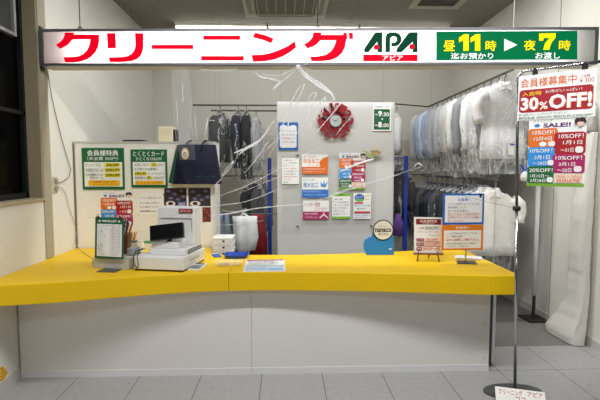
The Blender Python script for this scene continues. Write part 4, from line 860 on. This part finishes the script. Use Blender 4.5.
# stack of white trays standing on a low cabinet behind the counter
cab = thing('low_cabinet', 'grey low cabinet behind the counter under the white stacked trays', 'cabinet', (-0.555, 4.03, 0))
MB().box(-0.06, 0.14, -0.12, 0.12, 0, 0.70).build('body', mat('cabinet_grey', (176, 174, 168), 0.5), cab)
MB().box(-0.05, 0.13, -0.126, -0.12, 0.02, 0.68).build('door', mat('cabinet_door', (188, 186, 180), 0.5), cab)
for k in range(4):
    t = thing('stacked_tray', 'white plastic tray behind the counter, %s of the stack of four' % ('lowest', 'second from bottom', 'third from bottom', 'topmost')[k], 'tray', (-0.555, 4.02, 0.70 + k * 0.056), 0, group='stacked white trays')
    MB().box(-0.085, 0.085, -0.11, 0.11, 0, 0.045).build('tray', M_white, t, bevel=0.008)
    MB().box(-0.09, 0.09, -0.115, 0.115, 0.045, 0.0555).build('rim', M_white, t, bevel=0.003)
    MB().box(0.0, 0.02, -0.113, -0.1095, 0.02, 0.035).build('grip', M_dark, t)
# counter leaflet
t = thing('leaflet_mat', 'laminated printed leaflet lying flat on the counter with red header', 'leaflet', (-0.157, 3.38, CT), R(1.5))
MB().box(-0.155, 0.155, -0.21, 0.21, 0, 0.002).build('sheet', mat('laminate', (236, 236, 230), 0.25), t)
def flat_block(x0, y0, x1, y1, c, name='printed_block', z=0.0023): MB().box(x0, x1, y0, y1, 0.002, z).build(name, ink(c), t)
flat_block(-0.145, 0.16, 0.145, 0.205, (150, 40, 60)); flat_block(-0.145, -0.03, 0.145, -0.015, (60, 140, 80)); flat_block(-0.145, -0.20, 0.145, -0.04, (196, 212, 230)); flat_block(0.03, -0.19, 0.135, -0.10, (150, 186, 226), z=0.0026)
def flat_text(body, x0, y0, x1, y1, c, par, z, bold=0.02, name='text_line'):
    o = text(name, body, x0, y0, x1, y1, 0, ink(c), par, bold)
    for v in o.data.vertices: v.co = (v.co.x, v.co.z, z)
    return o
flat_text('クリーニングのご案内', -0.12, 0.17, 0.12, 0.195, WHITE, t, 0.0028)
for k, s in enumerate(['お預りの前にご確認ください', 'シミ・ほつれ・ボタン取れ', '仕上り日のご案内', '会員様 割引いたします']): flat_text(s, -0.13, 0.125 - k * 0.035, 0.10 - 0.03 * (k % 2), 0.148 - k * 0.035, (30, 30, 40), t, 0.0028, 0.04)
for k in range(3): flat_text('受付 午前11時まで 夜7時お渡し', -0.13, -0.08 - k * 0.045, 0.02, -0.06 - k * 0.045, (60, 80, 120), t, 0.0028)

# mini easel with membership board
e = thing('easel', 'small wooden tabletop easel on the right of the counter', 'easel', (1.145, 3.50, CT), R(-8))
M_wood = mat('easel_wood', (122, 78, 36), 0.5, var=0.2, scale=40)
for x0, x1 in ((-0.085, -0.06), (0.085, 0.06)): MB().tube([(x0, -0.03, 0.0), (x1, 0.02, 0.16)], 0.006, 6).build('leg', M_wood, e)
MB().tube([(0.03, 0.13, 0.0), (0.03, 0.04, 0.15)], 0.006, 6).build('leg', M_wood, e)
MB().box(-0.115, 0.115, -0.036, -0.004, 0.055, 0.066).build('ledge', M_wood, e)
MB().box(-0.07, 0.07, 0.03, 0.042, 0.14, 0.155).build('crossbar', M_wood, e)
sheet('membership_board', 'white board with dark red header standing on the small wooden easel', 'sign', (1.147, 3.494, CT + 0.067), 0.225, 0.285, [
    ('r', 'red_header', .07, .05, .94, .21, (128, 10, 38)), ('t', 'headline', '会員様特典', .20, .075, .80, .155, (236, 220, 200), .03), ('t', 'text_line', '年会費 300円', .30, .165, .70, .20, (236, 220, 200)), 
    ('t', 'text_line', '・入会時', .10, .28, .36, .345, (150, 30, 50)), ('t', 'text_line', '30%OFF！', .38, .255, .86, .35, GREEN, .04), ('t', 'text_line', '・クリーニングバッグ', .10, .38, .82, .445, GREEN, .02), ('t', 'text_line', 'プレゼント！', .50, .475, .90, .54, GREEN, .02),
    ('rr', 'red_tab', .08, .60, .36, .67, (150, 30, 50)), ('t', 'discount', '5%OFF！', .42, .585, .84, .675, (220, 100, 20), .04), ('r', 'red_rule', .08, .685, .92, .695, (150, 30, 50)),
    ('rr', 'red_tab', .08, .72, .36, .79, (150, 30, 50)), ('t', 'discount', '50%OFF！', .40, .705, .88, .795, (220, 100, 20), .04), ('r', 'red_rule', .08, .805, .92, .815, (150, 30, 50)),
    ('rr', 'red_tab', .08, .84, .28, .94, (150, 30, 50)), ('t', 'discount', '30%OFF〜50%', .31, .835, .90, .925, (220, 100, 20), .04), ('t', 'text_line', 'いつでも', .11, .615, .33, .655, WHITE), ('t', 'text_line', '誕生日', .12, .735, .32, .775, WHITE), ('t', 'text_line', '特別', .11, .86, .25, .92, WHITE)],
    base=(240, 238, 234), th=0.006, rotz=R(-8), rotx=R(-7), pname='board')
# double notice stand
st = thing('sign_stand', 'metal counter stand holding the blue and the orange notices', 'stand', (1.425, 3.43, CT))
MB().prism([(-0.085, -0.05), (0.06, -0.08), (0.09, 0.03), (-0.05, 0.06)], 'z', 0, 0.005).build('base_plate', M_dark, st)
MB().cyl((0, 0, 0.005), (0, 0, 0.53), 0.006, 10).build('stem', M_chrome, st)
MB().tube([(-0.12, 0.0, 0.53), (0.12, 0.0, 0.53)], 0.004, 8).build('cross_bar', M_chrome, st)
for xx in (-0.10, 0.10): MB().box(xx - 0.010, xx + 0.010, -0.012, 0.008, 0.515, 0.545).build('clip', M_dark, st)
q0 = onY(442, 224.5, 3.42); q1 = onY(484.5, 193.5, 3.42)
sheet('customer_notice', 'blue bordered white notice, upper of the two on the counter stand', 'sign', ((q0.x + q1.x) / 2, 3.418, q0.z), q1.x - q0.x, q1.z - q0.z, [
    ('r', 'white_field', .05, .06, .955, .93, (244, 242, 242)), ('t', 'headline', 'お客様へ', .36, .14, .68, .25, BLUE, .03), ('t', 'text_line', 'いつもご利用ありがとうございます。', .12, .30, .90, .37, (60, 60, 64)), ('t', 'text_line', '受付時間について', .12, .41, .55, .48, (60, 60, 64)), ('t', 'text_line', '仕上り品のお引渡しは', .12, .52, .62, .59, (60, 60, 64)), ('t', 'text_line', '仕上り日より30日以内に', .12, .61, .90, .71, (200, 50, 60), .02), ('t', 'text_line', 'お引取り下さいますようお願い', .12, .73, .90, .81, (200, 50, 60), .02), ('t', 'text_line', '申し上げます。', .12, .84, .52, .91, (200, 50, 60), .02)],
    base=(22, 100, 190), th=0.004, rotz=R(2), pname='board')
r0 = onY(441, 250, 3.415); r1 = onY(483.5, 221, 3.415)
sheet('customer_notice', 'orange bordered white notice, lower of the two on the counter stand', 'sign', ((r0.x + r1.x) / 2, 3.412, r0.z), r1.x - r0.x, q0.z - 0.001 - r0.z, [
    ('r', 'white_field', .05, .22, .95, .93, (242, 240, 236)), ('t', 'headline', '会員様へ', .33, .06, .68, .17, (250, 240, 226), .03), ('t', 'text_line', 'いつもご利用頂きありがとうございます。', .11, .30, .88, .37, (60, 60, 64)), ('t', 'text_line', 'カード確認のお願い', .11, .42, .52, .49, (60, 60, 64)), ('t', 'text_line', '必ず入店時にご提示下さい。', .11, .54, .90, .64, (190, 30, 60), .03), ('t', 'text_line', 'お忘れの際は割引できない場合が', .11, .70, .82, .77, (60, 60, 64)), ('t', 'text_line', 'ございます。ご了承下さい。', .11, .81, .66, .88, (60, 60, 64))],
    base=(222, 128, 24), th=0.004, rotz=R(2), pname='board')
t = thing('paper_stack', 'small stack of white papers lying behind the counter stand', 'paper', (1.51, 3.56, CT), R(-18))
MB().box(-0.11, 0.10, -0.055, 0.06, 0, 0.012).build('sheets', ink((240, 240, 238)), t)
MB().box(-0.105, 0.095, -0.05, 0.058, 0.012, 0.016).build('top_sheet', ink((246, 246, 246)), t)
# round e-money sign with blue cloud shape (the animal on it is left out)
NY = 3.76
na = onY(378.5, 256, NY)
nn = thing('payment_sign', 'round white payment sign on a blue cloud shaped card at the counter back', 'sign', (na.x, NY, CT))
kx = 1 / 445 * 3.76
def nb(px, py): p = onY(px, py, NY); return (p.x - na.x, p.z - CT)
blue_pts = [nb(*q) for q in [(366.5,255.5),(364,250),(363.3,245),(364.5,240.5),(368,238),(371.5,236.5),(373,231),(377,229),(393,229),(393.8,255)]]
zmin = min(z for _, z in blue_pts)
blue_pts = [(x, max(0.0, z)) if z > 0.02 else (x, 0.0) for x, z in blue_pts]
MB().prism(blue_pts, 'y', 0, 0.006).build('cloud_card', mat('cloud_blue', (36, 136, 224), 0.5), nn)
c0 = nb(383, 230); rr_ = 10.6 * kx
MB().disc(c0[0], c0[1], -0.006, 0.0, rr_, rr_, 40).build('rim', M_black, nn)
MB().disc(c0[0], c0[1], -0.008, -0.006, rr_ * .90, rr_ * .90, 40).build('disc', ink((232, 234, 236)), nn)
text('lettering', 'nanaco', c0[0] - rr_ * .80, c0[1] - rr_ * .20, c0[0] + rr_ * .80, c0[1] + rr_ * .18, -0.0085, ink((26, 34, 38)), nn, 0.03)
text('lettering', '使えます。', c0[0] - rr_ * .48, c0[1] - rr_ * .52, c0[0] + rr_ * .56, c0[1] - rr_ * .27, -0.0085, ink((26, 34, 38)), nn, 0.03)
text('lettering', '電子マネー', c0[0] - rr_ * .48, c0[1] + rr_ * .30, c0[0] + rr_ * .48, c0[1] + rr_ * .44, -0.0085, ink((110, 114, 118)), nn, 0.0)
cw = nb(391.5, 249); MB().disc(cw[0] - 0.01, cw[1], -0.0012, 0.0, 0.014, 0.006, 16).build('small_cloud', ink((236, 240, 244)), nn)
MB().prism([(0.0065, 0.0), (0.06, 0.0), (0.0065, 0.09)], 'x', 0.0, 0.004).build('rear_prop', M_white, nn)

# ================================================================== WALL OUTLET, CABLE, STICKER
oc = onX(54.5, 184.5, LX)
ot = thing('wall_outlet', 'beige double socket outlet on the left wall beside the partition', 'outlet', (LX + 0.001, oc.y, oc.z - 0.07), R(90))
MB().box(-0.036, 0.036, -0.008, 0, 0, 0.135).build('plate', mat('outlet_beige', (196, 190, 172), 0.4), ot, bevel=0.003)
for zz in (0.035, 0.10): MB().box(-0.018, 0.018, -0.022, -0.008, zz - 0.018, zz + 0.018).build('plug', mat('plug_grey', (150, 146, 136), 0.4), ot, bevel=0.002)
cpts = [onX(x, y, LX + 0.012) for x, y in [(48, 74), (52, 98), (57, 120), (62, 140), (68, 160), (71, 170), (69, 177), (63, 181.5), (57.5, 183)]]
pw = thing('power_cord', 'thin grey cord hanging from the sign to the left wall outlet', 'cord', cpts[0])
MB().tube([p - cpts[0] for p in cpts], 0.0035, 6).build('cable', mat('cord_grey', (120, 112, 98), 0.5), pw, smooth=True)
cpts = [onX(x, y, LX + 0.012) for x, y in [(58, 186), (62, 188), (66, 194), (68, 203), (71, 213), (74, 222), (77, 228), (76.5, 234)]] + [Vector((LX + 0.03, 4.1, 0.86)), Vector((LX + 0.12, 4.02, CT + 0.004)), Vector((-1.62, 3.72, CT + 0.004)), Vector((-1.46, 3.5, CT + 0.004))]
pw = thing('power_cord', 'thin pale cord running from the outlet down to the counter', 'cord', cpts[0])
MB().tube([p - cpts[0] for p in cpts], 0.003, 6).build('cable', mat('cord_pale', (176, 168, 150), 0.5), pw, smooth=True)
sk = thing('floor_sticker', 'yellow striped sticker low on the left wall at the picture edge', 'sticker', (LX + 0.0015, 2.96, 0.055), R(90))
MB().prism([(-0.10, 0.0), (0.06, 0.0), (0.145, 0.05), (0.09, 0.12), (-0.10, 0.12)], 'y', -0.001, 0).build('sticker', mat('sticker_yellow', (222, 168, 20), 0.5), sk)
for k in range(4):
    MB().box(-0.10, 0.07, -0.0016, -0.001, 0.018 + 0.026 * k, 0.024 + 0.026 * k).build('stripe', ink((236, 228, 196)), sk)

# ================================================================== FOREGROUND SIGN STAND
fs = thing('poster_stand', 'tall chrome poster stand with grey oval base at the right front', 'stand', (1.578, 2.91, 0), 0)
MB().rings([[(0.20 * math.cos(a) - 0.016, 0.105 * math.sin(a), z) for a in [2 * math.pi * k / 40 for k in range(40)]] for z in (0.0, 0.014)]).build('base_plate', mat('base_grey', (84, 86, 84), 0.45, 0.2), fs, bevel=0.004)
TP = 2.165
LEAN = -0.055 / 2.165
MB().cyl((0, 0, 0.014), (LEAN * 1.29, 0, 1.29), 0.0105, 14).build('lower_pole', M_chrome, fs, smooth=True)
MB().cyl((LEAN * 1.29, 0, 1.29), (LEAN * TP, 0, TP - 0.06), 0.009, 14).build('upper_pole', mat('dark_chrome', (110, 110, 114), 0.25, 0.9), fs, smooth=True)
ad_ = Vector((0.36, -0.27, 0)).normalized()
arm = [Vector((0, 0, TP - 0.06)), Vector((0, 0, TP - 0.03)) + ad_ * 0.004, Vector((0, 0, TP - 0.008)) + ad_ * 0.02, Vector((0, 0, TP + 0.002)) + ad_ * 0.05, Vector((0, 0, TP + 0.008)) + ad_ * 0.47]
MB().tube([p + Vector((LEAN * TP, 0, 0)) for p in arm], 0.009, 10).build('arm', M_chrome, fs, smooth=True)
for d in (0.10, 0.37):
    c = ad_ * d + Vector((LEAN * TP, 0, 0))
    MB().box(c.x - 0.012, c.x + 0.012, c.y - 0.012, c.y + 0.012, TP - 0.05, TP + 0.012).build('clip', M_dark, fs)
MB().cyl((LEAN * 1.27 - 0.02, 0, 1.27), (LEAN * 1.27 + 0.02, 0, 1.27), 0.017, 12).build('clamp', M_dark, fs)
MB().cyl((LEAN * 1.27, -0.03, 1.27), (LEAN * 1.27, 0.0, 1.27), 0.008, 10).build('clamp_screw', M_black, fs)
AZ = math.atan2(ad_.y, ad_.x)
pc = Vector((1.578 - 0.055, 2.91, 0)) + ad_ * 0.22
off = Vector((ad_.y, -ad_.x, 0)) * 0.014
sheet('membership_poster', 'white landscape poster with big 30% discount on a dark red panel hung from the stand', 'poster', (pc.x + off.x, pc.y + off.y, TP - 0.316), 0.425, 0.284, [
    ('t', 'headline', '会員様募集中', .03, .07, .76, .27, (214, 104, 26), .05), ('t', 'text_line', '入会費', .80, .10, .92, .16, RED), ('t', 'text_line', '￥300', .79, .17, .97, .27, RED, .02),
    ('rr', 'red_panel', .02, .32, .97, .83, (166, 12, 34)), ('t', 'panel_text', '入会時', .06, .365, .32, .46, YEL, .03), ('t', 'panel_text', 'お得がいっぱい！', .37, .36, .83, .43, (246, 240, 236), .01),
    ('t', 'orange_shadow', '30', .05, .50, .295, .795, (232, 120, 20), .04), ('t', 'orange_shadow', '%', .305, .62, .415, .79, (232, 120, 20), .02), ('t', 'orange_shadow', 'OFF!', .43, .475, .965, .795, (232, 120, 20), .04),
    ('t', 'big_discount', '30', .04, .49, .285, .785, WHITE, .035), ('t', 'big_discount', '%', .295, .61, .405, .78, WHITE, .01), ('t', 'big_discount', 'OFF!', .42, .465, .955, .785, WHITE, .035),
    ('t', 'text_line', '新入会時 クリーニングバッグ プレゼント！', .02, .855, .66, .905, GREEN, .02), ('t', 'text_line', '毎回全品 30%OFF! 特別な月は50%OFF!', .02, .925, .97, .98, GREEN, .03)],
    rotz=AZ, th=0.002)
pc2 = Vector((1.578 - 0.055, 2.91, 0)) + ad_ * 0.235
off2 = Vector((ad_.y, -ad_.x, 0)) * 0.010
sheet('sale_poster', 'colourful block calendar poster hung on the stand under the 30% poster', 'poster', (pc2.x + off2.x, pc2.y + off2.y, TP - 0.742), 0.315, 0.43, SALE_ELS, rotz=AZ, th=0.002)
# label on the base of the stand
t = thing('base_label', 'white plate with red shop lettering lying on the oval stand base', 'sign', (1.527, 2.735, 0.004), R(-17.8), R(-42))
MB().box(-0.15, 0.15, -0.003, 0, 0, 0.10).build('plate', mat('plate_white', (240, 238, 232), 0.4), t)
text('lettering', 'クリーニング', -0.13, 0.055, 0.015, 0.09, -0.0034, ink((190, 30, 30)), t, 0.03)
text('lettering', 'アピア', 0.045, 0.06, 0.135, 0.09, -0.0034, ink((190, 30, 30)), t, 0.03)
text('lettering', 'ココ', -0.03, 0.015, 0.03, 0.048, -0.0034, ink((190, 30, 30)), t, 0.03)
# second stand farther back by the right wall
bs = thing('sign_stand', 'white pole stand with black square base beside the right wall', 'stand', (2.528, 4.36, 0))
MB().box(-0.1, 0.1, -0.11, 0.11, 0, 0.015).build('base_plate', mat('plate_black', (36, 36, 36), 0.5), bs)
MB().cyl((0, 0, 0.015), (0, 0, 0.25), 0.016, 12).build('lower_pole', mat('pole_dark', (46, 46, 48), 0.4), bs)
MB().cyl((0, 0, 0.25), (0, 0, 1.45), 0.022, 14).build('upper_pole', mat('pole_white', (222, 222, 218), 0.4), bs, smooth=True)
MB().box(-0.05, 0.05, -0.01, 0.01, 1.45, 1.47).build('top_plate', mat('pole_dark', (46, 46, 48), 0.4), bs)

# bundled white curtain against the right wall
M_curt = mat('white_vinyl_cloth', (222, 219, 212), 0.45, var=0.02, scale=6, bump=0.5, bscale=14)
cu = thing('bundled_curtain', 'white vinyl curtain bundled and tied against the right wall, flaring at the floor', 'curtain', (2.45, 3.72, 0))
rrn = []
for z, x0, x1, ry in [(0.005, 2.46, 2.632, 0.235), (0.05, 2.455, 2.632, 0.235), (0.2, 2.495, 2.632, 0.18), (0.386, 2.525, 2.632, 0.13), (0.56, 2.525, 2.632, 0.12), (0.705, 2.515, 2.632, 0.11), (0.95, 2.508, 2.632, 0.10), (1.264, 2.50, 2.632, 0.09), (1.55, 2.52, 2.632, 0.08), (1.78, 2.545, 2.632, 0.07), (1.84, 2.56, 2.628, 0.06)]:
    rrn.append(((x0 + x1) / 2 - 2.45, 3.655 + ry - 3.72, z, (x1 - x0) / 2, ry))
# finer levels
fine = []
for a_, b_ in zip(rrn, rrn[1:]):
    for k in range(5):
        t_ = k / 5; fine.append(tuple(a_[i] + (b_[i] - a_[i]) * t_ for i in range(5)))
fine.append(rrn[-1])
rip = lambda a, z: 0.03 * math.sin(5 * a + 3 * z) + 0.03 * math.sin(7 * a - 9 * z) * (1 if z > 0.1 else 0.3)
def wob(z): return 0.006 * math.sin(23 * z) + 0.005 * math.sin(41 * z + 1)
fine = [(cx + 0.0, cy, z, rx - abs(wob(z)), ry) for cx, cy, z, rx, ry in fine]
cb_rings = []
for cx, cy, z, rx, ry in fine:
    ring = []
    for k in range(40):
        a = 2 * math.pi * k / 40; c_, s__ = math.cos(a), math.sin(a)
        q = 1 + rip(a, z) * (0.4 if c_ > 0.3 else 1)
        ring.append((cx + rx * math.copysign(abs(c_) ** 0.7, c_) * min(q, 1.0 if c_ > 0 else 1.1), cy + ry * math.copysign(abs(s__) ** 0.7, s__) * q, z))
    cb_rings.append(ring)
MB().rings(cb_rings).build('curtain_bundle', M_curt, cu, smooth=True)
tw = MB(); tw.loft([(0.145, 0, 1.835, 0.03, 0.04), (0.14, 0, 1.87, 0.045, 0.05), (0.145, 0, 1.93, 0.03, 0.035), (0.152, 0, 2.0, 0.018, 0.02), (0.155, 0, 2.08, 0.012, 0.012)], 20, lambda a, z: 0.25 * math.sin(6 * a + 30 * z))
tw.build('gathered_top', mat('gathered_grey', (176, 172, 164), 0.5, bump=0.6, bscale=20), cu, smooth=True)
MB().tube([(0.143 + 0.042 * math.cos(a), 0.05 * math.sin(a), 1.845) for a in [k * math.pi / 8 for k in range(17)]], 0.006, 6).build('tie', mat('tie_grey', (120, 116, 110), 0.6), cu)
MB().tube([(0.155, 0, 2.07), (0.17, 0, 2.09), (0.18, 0, 2.07)], 0.005, 6).build('hook', M_chrome, cu)

# ================================================================== CLEAR VINYL SHEET
M_vinyl = clear_mat('clear_vinyl', 0.004, (240, 242, 244), 0.06, 3.0, 0.02, 0.35, 0.1)
M_crease_glint = clear_mat('glint_white_vinyl', 0.78, (252, 252, 252), 0.2, 20.0, 0.2, 0.2)  # whitened vinyl, its colour standing for lamp reflections along the folds
VO = -0.03
def vp(px, py, out=0.0):
    """a point of the hanging sheet seen at this pixel: the sheet hangs from the sign's lower edge and leans back as it falls"""
    d = ray(px, py)
    n = (s_n + Vector((0, 0, 1)) * 0.10).normalized()      # leaning plane through the sign's lower front edge
    o = SP + s_n * (0.008 + out)
    return _C + d * ((o - _C).dot(n) / d.dot(n))
vroot_p = vp(298, 67)
vs_ = thing('vinyl_sheet', 'clear wrinkled vinyl sheet hanging from the shop sign over the counter', 'plastic sheet', vroot_p)
TL, TR, BL, BR = (168, 67), (345, 67), (214, 244), (462, 195)
NU, NV = 44, 36
mb = MB(); grid = []
rv = random.Random(3)
for j in range(NV + 1):
    t_ = j / NV; row = []
    for i in range(NU + 1):
        s_ = i / NU
        lx = TL[0] + (BL[0] - TL[0]) * t_ ** 2.2; ly = TL[1] + (BL[1] - TL[1]) * t_
        rx_ = TR[0] + (BR[0] - TR[0]) * t_; ry_ = TR[1] + (BR[1] - TR[1]) * t_
        px = lx + (rx_ - lx) * s_; py = ly + (ry_ - ly) * s_
        o = 0.012 * math.sin(s_ * 30 + t_ * 3) * t_ + 0.010 * math.sin(s_ * 11 - t_ * 9) * t_
        row.append(mb.bm.verts.new(vp(px, py, o) - vroot_p))
    grid.append(row)
for j in range(NV):
    for i in range(NU): mb.face([grid[j][i], grid[j][i + 1], grid[j + 1][i + 1], grid[j + 1][i]])
mb.build('sheet', M_vinyl, vs_, smooth=True)
CREASE_GLINTS = [  # fold lines whose reflection streaks are built as whitish ridges
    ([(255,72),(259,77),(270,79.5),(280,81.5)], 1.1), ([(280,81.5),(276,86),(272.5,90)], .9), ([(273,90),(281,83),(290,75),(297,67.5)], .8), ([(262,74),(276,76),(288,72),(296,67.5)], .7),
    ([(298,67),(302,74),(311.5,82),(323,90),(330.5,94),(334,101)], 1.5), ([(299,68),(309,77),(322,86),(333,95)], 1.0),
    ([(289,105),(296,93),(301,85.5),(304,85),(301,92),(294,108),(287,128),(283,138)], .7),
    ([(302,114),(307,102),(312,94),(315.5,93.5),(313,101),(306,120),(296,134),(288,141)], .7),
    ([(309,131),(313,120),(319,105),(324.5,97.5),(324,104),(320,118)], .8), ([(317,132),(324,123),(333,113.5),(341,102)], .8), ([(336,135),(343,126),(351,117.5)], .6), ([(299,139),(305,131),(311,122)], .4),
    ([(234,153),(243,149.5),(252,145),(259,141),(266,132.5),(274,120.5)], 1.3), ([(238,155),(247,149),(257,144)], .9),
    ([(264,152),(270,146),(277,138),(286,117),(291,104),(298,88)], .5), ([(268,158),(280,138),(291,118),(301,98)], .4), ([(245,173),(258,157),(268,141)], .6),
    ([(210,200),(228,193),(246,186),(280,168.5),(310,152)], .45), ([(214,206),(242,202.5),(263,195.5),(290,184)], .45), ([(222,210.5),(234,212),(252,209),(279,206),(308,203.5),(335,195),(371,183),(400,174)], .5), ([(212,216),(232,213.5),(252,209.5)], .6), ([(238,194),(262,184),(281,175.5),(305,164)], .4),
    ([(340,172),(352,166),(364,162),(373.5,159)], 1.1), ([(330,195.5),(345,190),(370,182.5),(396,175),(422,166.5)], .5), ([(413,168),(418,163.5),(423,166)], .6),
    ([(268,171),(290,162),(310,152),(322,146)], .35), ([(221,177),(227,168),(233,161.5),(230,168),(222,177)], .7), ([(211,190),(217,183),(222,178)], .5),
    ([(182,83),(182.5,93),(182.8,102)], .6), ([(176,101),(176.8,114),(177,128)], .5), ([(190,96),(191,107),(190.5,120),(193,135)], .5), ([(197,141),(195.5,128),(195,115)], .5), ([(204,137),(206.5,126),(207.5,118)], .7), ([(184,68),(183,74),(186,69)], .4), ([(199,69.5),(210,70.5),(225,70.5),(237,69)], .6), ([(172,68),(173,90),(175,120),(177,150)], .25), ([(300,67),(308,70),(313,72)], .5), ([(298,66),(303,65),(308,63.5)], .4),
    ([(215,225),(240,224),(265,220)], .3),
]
def dense(pts):
    return smooth_line([(a, b) for a, b in pts], 4)
for pts, wd in CREASE_GLINTS:
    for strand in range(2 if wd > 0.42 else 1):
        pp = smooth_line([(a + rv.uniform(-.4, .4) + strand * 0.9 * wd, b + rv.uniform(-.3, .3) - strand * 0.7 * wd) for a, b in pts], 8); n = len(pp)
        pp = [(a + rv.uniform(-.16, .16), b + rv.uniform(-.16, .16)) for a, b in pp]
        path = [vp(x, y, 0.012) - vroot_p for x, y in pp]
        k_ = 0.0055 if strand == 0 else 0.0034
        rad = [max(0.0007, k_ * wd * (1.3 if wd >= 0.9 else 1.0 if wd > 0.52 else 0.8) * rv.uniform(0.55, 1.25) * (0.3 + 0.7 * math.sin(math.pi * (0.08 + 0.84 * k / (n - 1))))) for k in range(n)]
        MB().tube(path, rad, 5).build('crease_glint', M_crease_glint, vs_, smooth=True)
fe = MB()
ed = [(172, 190, 67), (173, 191, 90), (175, 192, 115), (177, 194, 140), (180, 196, 160)]
rows_ = [[fe.bm.verts.new(vp(a_ + (b_ - a_) * k / 6, y_, 0.016 + 0.008 * math.sin(k * 1.9)) - vroot_p) for k in range(7)] for a_, b_, y_ in ed]
for r0_, r1_ in zip(rows_, rows_[1:]):
    for k in range(6): fe.face([r0_[k], r0_[k + 1], r1_[k + 1], r1_[k]])
fe.build('folded_edge', clear_mat('folded_vinyl', 0.05, (240, 242, 244), 0.08, 3.0, 0.06, 0.3, 0.2), vs_, smooth=True)
MB().loft([(0, -0.01, -0.02, 0.022, 0.015), (0, -0.012, 0.0, 0.012, 0.012), (0, -0.01, 0.012, 0.018, 0.012)], 12, lambda a, z: 0.3 * math.sin(5 * a)).build('gathered_knot', M_crease_glint, vs_, smooth=True)
c0_ = vp(462, 195.5, 0.012); c1_ = Vector((1.578 - 0.032, 2.91 - 0.015, 1.27))
t = thing('tie_string', 'thin cord pulling the vinyl sheet corner to the clamp on the stand', 'string', c0_)
MB().tube([(0, 0, 0), (c1_ - c0_) * 0.5 + Vector((0, 0, -0.004)), c1_ - c0_], 0.0016, 5).build('cord', mat('string_grey', (150, 148, 142), 0.6), t)
